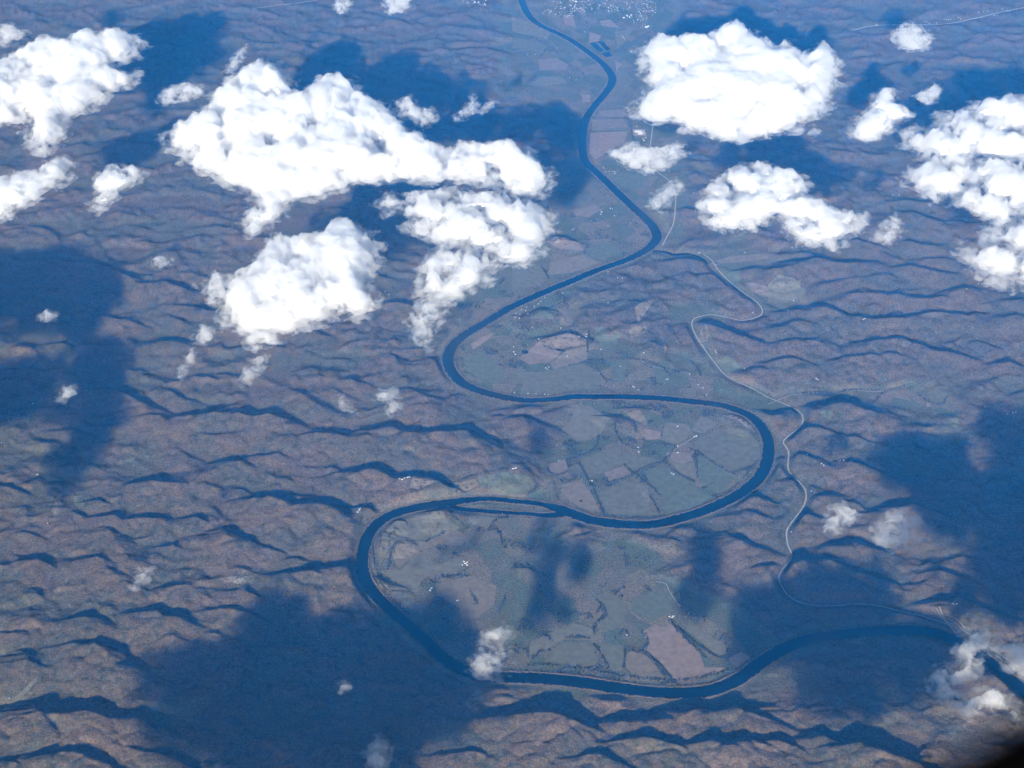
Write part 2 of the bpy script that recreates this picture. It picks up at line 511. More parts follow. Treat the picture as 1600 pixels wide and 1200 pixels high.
def ridge_height(X, Y, rowgrid):
    """The traced ridge lines: gentle on the side facing the sun, steep behind."""
    H = np.zeros(X.shape)
    for g in ridges:
        hm = g[:, 2].max(); R = hm/0.15
        for i in range(len(g)-1):
            a, b = g[i], g[i+1]
            x0, x1 = min(a[0], b[0])-R, max(a[0], b[0])+R; y0, y1 = min(a[1], b[1])-R, max(a[1], b[1])+R
            if rowgrid:
                ys = Y[:, 0]; j0, j1 = np.searchsorted(ys, [y0, y1])
                if j0 >= j1: continue
                xs0, xs1 = X[j0], X[j1-1]
                i0 = max(0, min(np.searchsorted(xs0, x0), np.searchsorted(xs1, x0))-1)
                i1 = min(X.shape[1], max(np.searchsorted(xs0, x1), np.searchsorted(xs1, x1))+1)
                if i0 >= i1: continue
                sl = (slice(j0, j1), slice(i0, i1))
                # the noise bends the flanks a little
                px, py = WX[sl], WY[sl]
            else:
                sl = (X > x0) & (X < x1) & (Y > y0) & (Y < y1)
                if not sl.any(): continue
                px, py = X[sl], Y[sl]
            ex, ey, t = segdist(px, py, a, b)
            d = np.sqrt(ex*ex+ey*ey)+1e-6
            c = (ex*SX+ey*SY)/d
            k = 0.16 + 0.54*sstep(-0.25, 0.5, c)
            hh = (a[2]+(b[2]-a[2])*t)*(1+0.16*NZ[sl]) if rowgrid else a[2]
            H[sl] = np.maximum(H[sl], hh - k*d)
    return H
def lines_dist(X, Y, line, reach):
    d = np.full(X.shape, 1e9)
    for i in range(0, len(line)-1, 2):
        a = line[i]; b = line[min(i+2, len(line)-1)]
        ys = Y[:, 0]; j0, j1 = np.searchsorted(ys, [min(a[1], b[1])-reach, max(a[1], b[1])+reach])
        if j0 >= j1: continue
        xs0, xs1 = X[j0], X[j1-1]; x0 = min(a[0], b[0])-reach; x1 = max(a[0], b[0])+reach
        i0 = max(0, min(np.searchsorted(xs0, x0), np.searchsorted(xs1, x0))-1)
        i1 = min(X.shape[1], max(np.searchsorted(xs0, x1), np.searchsorted(xs1, x1))+1)
        if i0 >= i1: continue
        sl = (slice(j0, j1), slice(i0, i1))
        ex, ey, t = segdist(X[sl], Y[sl], a, b)
        half = 0.0
        if line.shape[1] > 2: half = (a[2]+(b[2]-a[2])*t)*0.5
        d[sl] = np.minimum(d[sl], np.sqrt(ex*ex+ey*ey)-half)
    return d

# terrain grid: rows of constant Y, denser near
NR, NC = 860, 780
Y0, Y1 = 7200.0, 31500.0
v = np.linspace(0, 1, NR); rows = 1.0/((1-v)/Y0**0.6 + v/Y1**0.6)**(1/0.6)
hw = 4500.0 + (rows-Y0)*(10800.0-4500.0)/(Y1-Y0)
X = hw[:, None]*np.linspace(-1, 1, NC)[None, :]; Y = np.repeat(rows[:, None], NC, 1)
WX = X + 24*fbm(X/170, Y/170, 4, 3); WY = Y + 24*fbm(X/170, Y/170, 4, 9)
NZ = fbm(X/210, Y/210, 3, 19)
Hr = ridge_height(X, Y, True)
d_river = np.minimum(lines_dist(X, Y, river, 420), lines_dist(X, Y, side_channel, 420))
d_river = np.minimum(d_river, lines_dist(X, Y, creek, 150)+25)
d_road = np.full(X.shape, 1e9)
for k in road_lines: d_road = np.minimum(d_road, lines_dist(X, Y, road_lines[k], 200) - ROADS[k][0]*0.5)
flat = np.zeros(X.shape)
for f in flats:
    ins = inpoly(X, Y, f); dd = polydist(X, Y, f, True, 260)
    flat = np.maximum(flat, np.where(ins, 1.0, 1-sstep(0, 220, dd)))
near_river = 1-sstep(10, 150, d_river)
flat = np.maximum(flat, near_river*0.9)
base = (ridged(WX/780, WY/620, 4, 31, 0.48)-0.30)*80
base = np.clip(base, 0, None)
base += 15*sstep(-0.2, 0.5, fbm(X/300, Y/230, 3, 71))
base += 2.5*fbm(X/70, Y/70, 3, 91)
Zb = base*(1-flat)
Zb = Zb + flat*1.2*fbm(X/150, Y/150, 2, 5)*sstep(20, 120, d_river)
K = 5.0   # smooth maximum of the traced ridges and the rest
Hr2 = np.where(Hr > 0, Hr, 0) + 2.5*fbm(X/90, Y/90, 3, 17)*sstep(0, 30, Hr)
Zt = 0.5*(Hr2+Zb+np.sqrt((Hr2-Zb)**2+K*K)) - K*0.5
Zt = np.where((flat > 0.95) & (Hr < 3), Zb, Zt)
def ravine(x, y, s, sd, wd):
    return np.exp(-np.abs(perlin(x/s, y/s, sd))/wd)
UX = X + 60*fbm(X/230, Y/230, 4, 201, 0.6); UY = Y + 60*fbm(X/230, Y/230, 4, 202, 0.6)
cut = 0.40*ravine(UX, UY, 460, 211, 0.15) + 0.24*ravine(UX, UY, 185, 213, 0.20)
cut = np.clip(cut, 0, 0.7)*(1-0.55*sstep(12, 60, Hr))
Zt = Zt*(1-cut*sstep(4, 25, Zt))
Zt *= sstep(2, 95, d_river)
Zt *= 0.12+0.88*sstep(8, 90, d_road)
edge = np.minimum(sstep(0, 12, np.arange(NC)), sstep(0, 12, np.arange(NC)[::-1]))[None, :]*np.minimum(sstep(0, 12, np.arange(NR)), sstep(0, 12, np.arange(NR)[::-1]))[:, None]
Z = Zt*edge
def ground_z(x, y):
    """Height of the terrain mesh at map points (bilinear)."""
    x = np.atleast_1d(np.asarray(x, float)); y = np.atleast_1d(np.asarray(y, float))
    j = np.clip(np.searchsorted(rows, y)-1, 0, NR-2); fy = np.clip((y-rows[j])/(rows[j+1]-rows[j]), 0, 1)
    def row(jj):
        u = np.clip((x/hw[jj]+1)*0.5*(NC-1), 0, NC-1.001); i = u.astype(int); f = u-i
        return Z[jj, i]*(1-f)+Z[jj, i+1]*f
    return row(j)*(1-fy)+row(j+1)*fy

# land cover colour (linear base colours)
forest = np.array([0.117, 0.085, 0.056]); forest2 = np.array([0.082, 0.075, 0.050]); rust = np.array([0.142, 0.092, 0.052])
ever = np.array([0.030, 0.045, 0.030]); grass = np.array([0.105, 0.104, 0.062]); meadow = np.array([0.135, 0.122, 0.080]); tan = np.array([0.21, 0.155, 0.10])
def mixc(a, b, t): return a*(1-t[..., None]) + b*t[..., None]
n1 = fbm(X/600, Y/600, 4, 41); n2 = fbm(X/120, Y/120, 4, 43); n3 = fbm(X/2500, Y/2500, 2, 47)
col = mixc(np.broadcast_to(forest, X.shape+(3,)), forest2, sstep(-0.25, 0.35, n1+0.5*n2))
col = mixc(col, rust, 0.6*sstep(0.1, 0.5, n2+0.4*n1)*sstep(15, 60, Zt))
col = mixc(col, ever, 0.55*sstep(0.15, 0.4, fbm(X/80, Y/80, 3, 53)+0.3*n3))
low = 1-sstep(4, 26, Zt + 10*n2)
col = mixc(col, mixc(np.broadcast_to(grass, X.shape+(3,)), meadow, sstep(-0.2, 0.3, fbm(X/220, Y/220, 3, 61))), low*(0.35+0.5*flat)*sstep(-0.3, 0.2, n1+flat))
# a mosaic of fields on the flats
cs = 210.0
ang = 0.5; RX = (X*math.cos(ang)+Y*math.sin(ang)); RY = (-X*math.sin(ang)+Y*math.cos(ang))*0.8
best = np.full(X.shape, 1e9); second = best.copy(); bid = np.zeros(X.shape, np.int64)
ix = np.floor(RX/cs).astype(np.int64); iy = np.floor(RY/cs).astype(np.int64)
for ox in (-1, 0, 1):
    for oy in (-1, 0, 1):
        hx = hash2(ix+ox, iy+oy, 5); hy = hash2(ix+ox, iy+oy, 6)
        dx = np.abs((ix+ox+0.15+0.7*(hx % 1000)/1000.0)*cs-RX); dy = np.abs((iy+oy+0.15+0.7*(hy % 1000)/1000.0)*cs-RY)
        d = np.maximum(dx, dy)+0.35*np.minimum(dx, dy)
        m = d < best
        second = np.where(m, best, np.minimum(second, d)); bid = np.where(m, hx, bid); best = np.where(m, d, best)
pal = np.array([[0.085,0.098,0.052],[0.11,0.105,0.062],[0.14,0.12,0.078],[0.165,0.13,0.09],[0.095,0.108,0.068],[0.12,0.115,0.08],[0.085,0.105,0.065],[0.16,0.135,0.085]])
fc = pal[(bid >> 7) % 8]
fmask = flat*(Zt < 12)*sstep(-0.25, -0.1, fbm(X/300, Y/300, 3, 67))*(d_river > 30)
col = mixc(col, fc, 0.85*fmask)
col = mixc(col, np.array([0.06, 0.058, 0.04]), 0.4*fmask*(1-sstep(4, 14, second-best)))
bank = (1-sstep(4, 26, d_river))*sstep(-8, 2, d_river)
col = mixc(col, np.array([0.17, 0.135, 0.10]), 0.4*bank*sstep(-0.25, 0.3, fbm(X/400, Y/400, 3, 83)))
col = np.clip(col*(1+0.18*n2[..., None]), 0.01, 0.6)

verts = np.stack([X, Y, Z], -1).reshape(-1, 3)
idx = np.arange(NR*NC).reshape(NR, NC)
quads = np.stack([idx[:-1, :-1], idx[:-1, 1:], idx[1:, 1:], idx[1:, :-1]], -1).reshape(-1, 4)
m_ground = mat_noisy('ground_cover', (0.1, 0.08, 0.05), 20.0, 0.52, bump=5.5, bscale=15.0, attr='cover', spec=0.0)
me = make_mesh('hills', verts, quads, m_ground, True)
at = me.color_attributes.new('cover', 'FLOAT_COLOR', 'POINT')
at.data.foreach_set('color', np.concatenate([col.reshape(-1, 3), np.ones((NR*NC, 1))], 1).astype(np.float32).ravel())
link('hills', me, kind='structure')
m_plain = mat_noisy('far_ground', (0.085, 0.065, 0.045), 400.0, 0.35)
link('ground', make_mesh('ground', [(-44000, -34000, -6), (44000, -34000, -6), (44000, 56000, -6), (-44000, 56000, -6)], [(0, 1, 2, 3)], m_plain), kind='structure')

# ------------------------------------------------------------------ water
m_water = mat_basic('water', (0.004, 0.010, 0.016), 0.2, 0.2)
def ribbon(line, z, jag=0.0, seed=0, widen=0.0):
    p = line[:, :2]; t = np.gradient(p, axis=0); t /= np.linalg.norm(t, axis=1)[:, None]+1e-9
    nrm = np.stack([-t[:, 1], t[:, 0]], 1); half = line[:, 2]*0.5+widen
    s = np.arange(len(p))*1.0
    L = p+nrm*(half+jag*perlin(s/1.7, s*0+seed, 3))[:, None]; R = p-nrm*(half+jag*perlin(s/1.7, s*0+seed+9.5, 4))[:, None]
    zz = z if np.ndim(z) else np.full(len(p), z)
    V = np.concatenate([np.column_stack([L, zz]), np.column_stack([R, zz])]); n = len(p)
    F = np.array([[i, i+n, i+n+1, i+1] for i in range(n-1)])
    return V, F, L, R
rv, rf, RL, RR = ribbon(smooth_line(river[::2], 14.0), 2.0, 11.0)
link('river', make_mesh('river', rv, rf, m_water), kind='structure')
rv, rf, SL, SR = ribbon(side_channel, 1.5, 5.0)
link('river', make_mesh('river', rv, rf, m_water), kind='structure')
rv, rf, CL, CR = ribbon(creek, 1.2, 2.0)
link('creek', make_mesh('creek', rv, rf, m_water), kind='structure')
PONDS = [('T3', [(485,272),(520,263),(572,318),(545,326)]), ('T3', [(535,261),(566,258),(616,308),(592,318)]), ('T3', [(560,336),(606,321),(628,352),(586,357)]),
         ('T7', [(58,998),(66,990),(84,987),(100,994),(103,1003),(92,1012),(74,1014),(62,1008)]), ('T7', [(262,990),(290,988),(335,998),(325,1006),(290,1003)]),
         ('T7', [(1545,960),(1570,955),(1575,966),(1550,972)]), ('B3', [(420,730),(432,724),(440,732),(428,738)])]
for tl, p in PONDS:
    u = U(tl, p); g = G(u[:, 0], u[:, 1]); z = float(ground_z(g[:, 0], g[:, 1]).max())+1.2
    link('pond', make_mesh('pond', np.column_stack([g, np.full(len(g), z)]), [tuple(range(len(g)))], m_water), kind='structure')

# ------------------------------------------------------------------ fields
FIELD_COL = {'g': (0.128,0.122,0.078), 'G': (0.110,0.120,0.078), 'y': (0.150,0.138,0.096), 't': (0.172,0.142,0.102), 'p': (0.182,0.144,0.112), 'P': (0.215,0.160,0.124), 'd': (0.060,0.070,0.045)}
FM = {k: mat_noisy('field_'+{'g':'grass','G':'winter_crop','y':'pasture','t':'stubble','p':'ploughed','P':'bare_soil','d':'scrub'}[k], c, 60.0, 0.22, bump=0.6, bscale=25.0) for k, c in FIELD_COL.items()}
FIELDS = """
B3 g 1120,380 1200,320 1330,280 1460,290 1540,370 1550,450 1470,560 1400,575 1250,485
B3 p 1260,190 1400,200 1490,255 1535,330 1500,300 1400,230
B3 G 825,550 940,500 1050,580 1140,625 1180,680 1290,715 1110,780 960,825 935,710 860,620
B3 G 1165,455 1250,490 1395,582 1300,690 1200,650 1165,600
B3 p 960,430 1010,422 1110,432 1135,480 1060,500 990,470
B3 y 960,445 1060,505 1138,490 1145,600 1050,560
B3 p 575,555 695,512 745,560 612,618
B3 g 525,690 640,635 760,582 850,680 880,780 925,818 780,835 600,820
B3 t 750,622 830,640 870,715 845,765 805,700
B3 t 280,640 430,600 500,690 560,815 420,770 330,700
B3 g 425,475 620,395 700,425 780,450 690,500 560,555 475,585
B3 p 235,500 330,472 350,525 290,560 235,548
B3 G 0,585 100,595 135,640 75,695 -60,700 -100,620
B3 t 720,190 800,170 850,240 800,290
B3 P 830,280 930,300 930,345 840,350 800,310
B3 y 400,130 490,140 610,225 545,330 420,370 340,300
B3 g 60,0 560,-10 530,30 350,45 200,65 60,58
B3 y 960,240 1100,250 1130,310 1030,380 930,350
B3 g 700,430 860,460 920,480 800,540 760,550 700,500
B3 y 1180,200 1290,240 1200,310 1120,290
T6 G 1290,1050 1400,1000 1480,1050 1550,1150 1500,1200 1330,1150
T6 P 1340,950 1420,905 1490,880 1440,930 1360,985
T7 p 40,1040 180,935 400,905 465,870 462,960 330,985 240,1060 110,1080
T7 t 240,1070 340,1000 470,970 470,1050 260,1110
T7 g 0,1125 200,1125 440,1070 520,1110 560,1200 0,1200
T7 G 515,850 640,855 680,900 620,1000 525,955
T7 G 620,1060 720,1050 700,1190 625,1190
T7 t 765,745 830,700 890,690 790,830
T7 t 725,865 840,852 848,895 745,918
T7 G 870,1085 980,1140 980,1200 910,1200
T7 G 480,335 600,312 695,375 560,425 470,390
T7 p 205,312 420,322 445,365 300,365
T7 t 240,440 440,392 555,440 380,505 225,518
T7 g 0,440 200,455 222,535 0,620
T7 p 385,112 520,82 560,110 480,158 392,148
T7 g 300,32 480,12 500,78 345,78
T7 g 835,105 975,65 990,190 945,235
T7 t 1275,430 1360,402 1600,385 1600,415 1480,435 1300,448
T7 G 1295,472 1420,472 1430,585 1330,530
T7 p 1435,575 1500,575 1600,605 1600,655 1500,630
T7 g 1150,835 1210,862 1250,955 1195,945
T7 G 1275,1065 1350,1045 1440,1110 1355,1135
T7 P 945,955 970,962 958,1010
T7 t 290,725 380,800 375,850 300,830
T7 G 100,800 260,720 300,740 250,800 130,810
T8 y 0,595 60,545 200,575 205,645 120,695 0,690
T8 t 0,345 78,352 60,388 0,398
T8 g 170,600 230,620 225,680 170,660
T3 p 545,692 700,682 702,733 540,733
T3 p 722,692 860,682 870,715 722,733
T3 t 495,748 700,743 728,798 505,808
T3 P 488,832 728,818 700,888 600,948 520,998 482,955
T3 p 165,372 270,362 355,402 338,438 172,438
T3 y 55,482 300,478 350,515 220,538 62,528
T3 P 435,592 490,590 492,640 442,640
T3 P 645,382 688,402 652,448
T3 P 315,92 380,92 398,168 330,150
T3 p 375,52 458,42 458,105
T3 P 545,132 610,122 680,178 562,160
T3 P 485,202 558,222 540,258 482,268
T3 g 190,320 330,330 350,370 270,355 200,350
T3 y 0,100 130,150 240,210 220,240 100,220 0,200
T3 g 600,450 700,430 760,500 700,600 620,600
T3 g 0,230 150,260 230,300 180,310 0,300
T3 G 600,1100 700,1080 860,1100 800,1180 680,1160
T3 y 640,200 760,180 700,270 660,300
C7 P 822,342 900,302 940,325 990,302 1080,382 1170,482 1205,572 1335,572 1300,598 1100,645 1012,640 962,580 900,510 812,468 858,420 822,372
C7 t 712,500 742,468 830,492 898,560 935,628 880,640 765,625 708,570
C7 P 1355,512 1430,475 1495,512 1410,572 1362,540
C7 g 300,420 500,410 540,540 440,585 200,545 240,480
C7 y 120,410 380,292 508,332 508,400 330,398 180,480 100,500
C7 g 515,115 640,105 720,205 690,320 570,350 545,295 590,240
C7 G 735,152 900,92 1000,105 1000,220 880,285 765,222
C7 g 525,415 690,432 698,500 680,590 610,575 565,470
C7 y 1105,265 1200,352 1330,432 1345,485 1280,495 1095,345
C7 t 720,205 760,225 850,300 790,270
B2 y 810,850 950,805 1160,815 1200,860 1280,900 1060,975 910,960 830,1040 775,1140 755,1030
B2 t 890,965 1050,990 1240,905 1325,960 1280,1010 1100,1010 1000,1060 890,1150 860,1100
B2 y 880,1190 1000,1070 1150,1130 1260,1080 1300,1100 1250,1190
B2 G 1385,612 1600,578 1640,640 1560,690 1400,665
B2 t 1220,640 1380,620 1390,660 1260,690
B2 p 990,620 1080,600 1180,640 1040,690 960,690
B2 y 1340,820 1500,840 1460,880 1400,900 1330,860
C6 y 760,10 880,-40 1050,20 1000,80 980,220 880,140 800,70
C6 t 1120,50 1330,0 1500,60 1490,180 1300,320 1270,200 1130,120
B4 g 980,80 1060,40 1140,60 1120,120 1070,128
B4 P 985,125 1010,115 1020,140 990,145
B4 t 690,50 760,30 850,60 900,110 820,90
B4 G 1090,170 1200,190 1180,280 1110,240
B4 G 320,215 400,200 390,250 330,240
B1 G 460,710 510,700 530,770 470,780
B1 G 180,350 280,330 270,380 200,380
B1 y 0,250 60,220 130,200 100,260 20,290
C5 y 0,830 60,790 240,650 230,680 110,790 20,870
C5 y 850,800 1000,800 1160,830 1100,870 960,850
C5 y 330,110 430,20 420,60 360,120
C6 y 1300,800 1380,720 1440,740 1400,800 1340,840
"""
fields_xy = []
for ln in FIELDS.strip().splitlines():
    f = ln.split(); u = U(f[0], [tuple(map(float, s.split(','))) for s in f[2:]])
    g = G(u[:, 0], u[:, 1]); fields_xy.append(g)
    # fine edge, draped on the terrain as a fan of small quads
    cx, cyy = g.mean(0)
    ring = np.vstack([np.linspace(g[i], g[(i+1) % len(g)], max(2, int(np.hypot(*(g[(i+1) % len(g)]-g[i]))/25)), endpoint=False) for i in range(len(g))])
    ring += 3.0*np.stack([perlin(ring[:, 0]/30, ring[:, 1]/30, 1), perlin(ring[:, 0]/30, ring[:, 1]/30, 2)], -1)
    import bmesh
    bm = bmesh.new()
    vs = [bm.verts.new((p[0], p[1], 0)) for p in ring]
    try: bm.faces.new(vs)
    except ValueError: continue
    bmesh.ops.triangulate(bm, faces=bm.faces[:])
    zmax = 9e9
    step = 45.0
    for ax in (0, 1):     # cut the sheet into cells so that it can follow the ground
        lo, hi = ring[:, ax].min(), ring[:, ax].max()
        for q in np.arange(lo+step, hi, step):
            co = (q, 0, 0) if ax == 0 else (0, q, 0); no = (1, 0, 0) if ax == 0 else (0, 1, 0)
            bmesh.ops.bisect_plane(bm, geom=bm.verts[:]+bm.edges[:]+bm.faces[:], plane_co=co, plane_no=no)
    P = np.array([v.co[:] for v in bm.verts]); zz = ground_z(P[:, 0], P[:, 1])
    for v_, z_ in zip(bm.verts, zz): v_.co.z = float(z_)+0.9
    me = bpy.data.meshes.new('field'); bm.to_mesh(me); bm.free(); me.materials.append(FM[f[1]])
    link('field', me, kind='structure')

# ------------------------------------------------------------------ roads
m_road = mat_noisy('pale_road', (0.30, 0.28, 0.25), 40.0, 0.2)
for k, (wd, _) in ROADS.items():
    ln = road_lines[k]; z = ground_z(ln[:, 0], ln[:, 1])+1.6
    zz = np.convolve(np.pad(z, 2, mode='edge'), np.ones(5)/5, 'valid'); z = np.maximum(z, zz)
    V, F, _, _ = ribbon(np.column_stack([ln, np.full(len(ln), wd*1.0)]), z, 0.8)
    link('road', make_mesh('road', V, F, m_road), kind='structure')
m_track = mat_noisy('gravel_ballast', (0.42, 0.38, 0.32), 30.0, 0.3)
for q in range(6):     # sidings of the yard beside the river
    off = (q-2.5)*4.2
    p = np.array([(1440+q*5,963),(1465+q*3,972+off*0.45),(1490,982+off*0.75),(1508-q*2,990+off*0.4)], float); p[:, 1] -= 2
    ln = smooth_line(G(p[:, 0], p[:, 1]), 20.0)
    V, F, _, _ = ribbon(np.column_stack([ln, np.full(len(ln), 8.0)]), ground_z(ln[:, 0], ln[:, 1])+2.2, 0.5)
    link('railway', make_mesh('railway', V, F, m_track), kind='structure')

# ------------------------------------------------------------------ trees (tiny in view: joined, stuff)
m_tree = mat_noisy('tree_line_foliage', (0.042, 0.042, 0.027), 14.0, 0.35)
m_tree2 = mat_noisy('bank_tree_foliage', (0.105, 0.078, 0.052), 14.0, 0.35)
def tree_mesh(name, pts, size, mat):
    """One small eight-sided crown on a short stem base for every point; pts (n,2)."""
    n = len(pts)
    az = np.arange(5)*2*math.pi/5
    unit = np.vstack([[0, 0, 1.0], np.stack([np.cos(az)*0.85, np.sin(az)*0.85, np.full(5, 0.62)], 1), np.stack([np.cos(az+0.6), np.sin(az+0.6), np.full(5, 0.28)], 1), [0, 0, -0.1]])
    F = []
    for i in range(5):
        j = (i+1) % 5; F += [(0, 1+i, 1+j), (1+i, 6+i, 1+j), (1+j, 6+i, 6+j), (6+i, 11, 6+j)]
    F = np.array(F)
    z = ground_z(pts[:, 0], pts[:, 1])
    r = size*(0.65+0.7*rng.random(n)); h = r*(1.5+0.8*rng.random(n))
    jit = 1+0.45*(rng.random((n, 12, 1))-0.5)
    V = unit[None]*jit*np.stack([r, r, h], -1)[:, None, :]
    V = V+np.column_stack([pts, z])[:, None, :]
    FF = (F[None]+(np.arange(n)*12)[:, None, None]).reshape(-1, 3)
    link(name, make_mesh(name, V.reshape(-1, 3), FF, mat), kind='stuff')
HEDGES = """
B3 420,500 470,590 520,680 580,830
B3 600,625 700,590 770,560 880,500 940,490 1020,400
B3 770,560 860,640 930,700
B3 950,490 1050,570 1140,620
B3 1100,400 1180,440 1300,520 1420,585
B3 1150,450 1160,600
B3 600,825 720,835 800,842 930,830
B3 860,700 920,810
B3 215,530 240,560 290,572 350,550
B3 640,220 650,300 690,370 780,410 870,385 920,375 1010,390
B3 700,500 760,560
B3 60,530 140,620 150,660 90,700
B3 1290,730 1350,680 1450,590 1520,500
B3 570,600 620,630
B3 1190,660 1260,620
B3 480,630 560,655
B3 360,480 440,450 520,400 545,320
B3 660,150 690,120 780,140 880,140
B3 560,185 640,200 740,240 775,290
B3 300,660 260,620
C7 980,280 1080,370 1180,450 1280,510 1330,520
C7 990,290 1090,400 1180,480 1220,520
C7 1040,330 1130,410 1230,480
C7 830,480 900,550 960,630
C7 840,490 930,570 980,620
C7 810,350 850,420 800,480 720,460
C7 510,430 560,500 600,580 540,570
C7 130,520 180,475 240,465
C7 740,635 880,648 1000,655 1130,648 1250,625 1350,595 1420,582 1500,530
C7 100,562 250,562 430,582 560,605 700,635
C7 520,150 590,240 520,300 510,360
C7 640,390 700,350 730,380
C7 200,370 260,410
C7 640,120 700,70
C7 705,470 700,580
C7 930,610 1000,640
B2 1190,810 1260,860 1320,900
B2 1460,900 1500,850 1600,835
B2 1440,915 1510,920 1540,1000
B2 1060,990 1180,930
B2 820,1160 850,1040 900,1000
B2 1210,640 1380,600 1600,565
B2 1230,650 1260,700
B2 725,1000 735,1100 765,1200
C6 740,0 820,110 900,190 960,245
C6 1340,100 1380,180
C6 1560,130 1520,230
T7 480,870 470,1000
T7 240,260 330,290 450,300 600,290 680,320
T7 450,390 470,340
T7 180,460 230,540
T7 600,1040 800,1050 900,1080 1000,1120 1100,1120
T7 1100,1050 1150,1090 1180,1150
T7 190,970 240,990 330,1000
T7 520,1090 600,1200
T7 960,840 1080,990
T7 60,800 160,760 260,720
T3 0,90 100,130
T3 0,215 130,240 240,290 320,380 450,470
T3 160,370 230,300
T3 710,680 740,790 760,880
T3 350,60 480,150
T3 490,740 720,740
T3 0,320 70,340 120,400
T3 620,340 740,280 860,200
T3 430,1060 560,1150
B4 940,60 1000,110 1080,130 1130,70
B4 660,130 720,60 860,20
B4 180,60 400,60 520,40 700,40
C6 1110,40 1180,10 1330,0
C7 480,390 330,388
"""
pts = []
for ln in HEDGES.strip().splitlines():
    f = ln.split(); u = U(f[0], [tuple(map(float, s.split(','))) for s in f[1:]])
    l = smooth_line(G(u[:, 0], u[:, 1]), 11.0); keep = rng.random(len(l)) < 0.8
    l = l[keep]; pts.append(l+rng.normal(0, 5, l.shape))
    m = rng.random(len(l)) < 0.25; pts.append(l[m]+rng.normal(0, 13, l[m].shape))
# copses on the flats, thicker where the noise says so
CO = []
for f in flats[:5]:
    lo, hi = f.min(0), f.max(0)
    q = rng.uniform(lo, hi, (26000, 2)); q = q[inpoly(q[:, 0], q[:, 1], f)]
    nn = fbm(q[:, 0]/240, q[:, 1]/240, 4, 77); q = q[(nn > 0.20)]
    bad = np.zeros(len(q), bool)
    for g in fields_xy: bad |= inpoly(q[:, 0], q[:, 1], g)
    CO.append(q[~bad])
CO = np.vstack(CO)
def off_river(p, gap=12):
    d = np.full(len(p), 1e9)
    for l in (river, side_channel):
        for s in range(0, len(p), 4000):
            e = p[s:s+4000, None, :]-l[None, :, :2]
            d[s:s+4000] = np.minimum(d[s:s+4000], (np.sqrt((e**2).sum(-1))-l[None, :, 2]*0.5).min(1))
    return p[d > gap]
tree_mesh('hedgerow_trees', off_river(np.vstack(pts)), 6.8, m_tree)
tree_mesh('copse_trees', off_river(CO[rng.random(len(CO)) < 0.55]), 6.3, m_tree)
bp = []
for Ln in (RL, RR, SL, SR):
    cen = river[:, :2]
    for s, gap in ((0, 7), (1, 15)):
        c = smooth_line(Ln, 12.0)
        t = np.gradient(c, axis=0); t /= np.linalg.norm(t, axis=1)[:, None]+1e-9; nrm = np.stack([-t[:, 1], t[:, 0]], 1)
        sg = 1 if Ln is RL or Ln is SL else -1
        q = c+nrm*sg*(gap+3*rng.normal(0, 1, (len(c), 1)))
        q = q[rng.random(len(q)) < (0.75 if s == 0 else 0.45)]
        bp.append(q)
tree_mesh('riverside_trees', off_river(np.vstack(bp), 3), 6.0, m_tree2)

# ------------------------------------------------------------------ buildings
m_white = mat_basic('white_wall', (0.50, 0.49, 0.47), 0.7); m_roof = mat_basic('pale_roof', (0.48, 0.48, 0.48), 0.6); m_roof2 = mat_basic('grey_roof', (0.30, 0.31, 0.33), 0.7)
def house_mesh(name, L, W, H, R, mats):
    V = [(-L/2,-W/2,0),(L/2,-W/2,0),(L/2,W/2,0),(-L/2,W/2,0),(-L/2,-W/2,H),(L/2,-W/2,H),(L/2,W/2,H),(-L/2,W/2,H),(-L/2,0,H+R),(L/2,0,H+R),
         (-L/2-1,-W/2-1,H-0.3),(L/2+1,-W/2-1,H-0.3),(L/2+1,W/2+1,H-0.3),(-L/2-1,W/2+1,H-0.3),(-L/2-1,0,H+R+0.3),(L/2+1,0,H+R+0.3)]
    F = [(0,1,5,4),(1,2,6,9,5),(2,3,7,6),(3,0,4,8,7),(10,11,15,14),(12,13,14,15)]
    me = bpy.data.meshes.new(name); me.from_pydata(V, [], F)
    for m in mats: me.materials.append(m)
    me.polygons[4].material_index = 1; me.polygons[5].material_index = 1; me.update()
    return me
HM = [house_mesh('house', 17, 10, 5.5, 3.5, (m_white, m_roof)), house_mesh('house', 14, 10, 5.5, 3.5, (m_white, m_roof)), house_mesh('house', 15, 11, 6, 3, (m_white, m_roof2))]
BM = [house_mesh('barn', 30, 14, 7, 4.5, (m_white, m_roof)), house_mesh('barn', 24, 13, 7, 4, (m_white, m_roof))]
def put(kind, tile, x, y, label, group, scale=1.0):
    u = U(tile, [(x, y)])[0]; g = G(u[0], u[1]); z = float(ground_z(g[0], g[1])[0])
    me = random.choice(BM if kind == 'barn' else HM)
    o = link(kind, me, label=label, cat=kind, group=group, loc=(g[0], g[1], z-0.4))
    o.rotation_euler.z = random.uniform(-0.6, 0.6)+random.choice((0, math.pi/2)); o.scale = (scale,)*3
NUM = 'zero one two three four five six seven eight nine ten eleven twelve thirteen fourteen fifteen sixteen seventeen eighteen'.split()
ORD = 'none first second third fourth fifth sixth seventh eighth ninth tenth eleventh twelfth thirteenth fourteenth fifteenth sixteenth seventeenth eighteenth'.split()
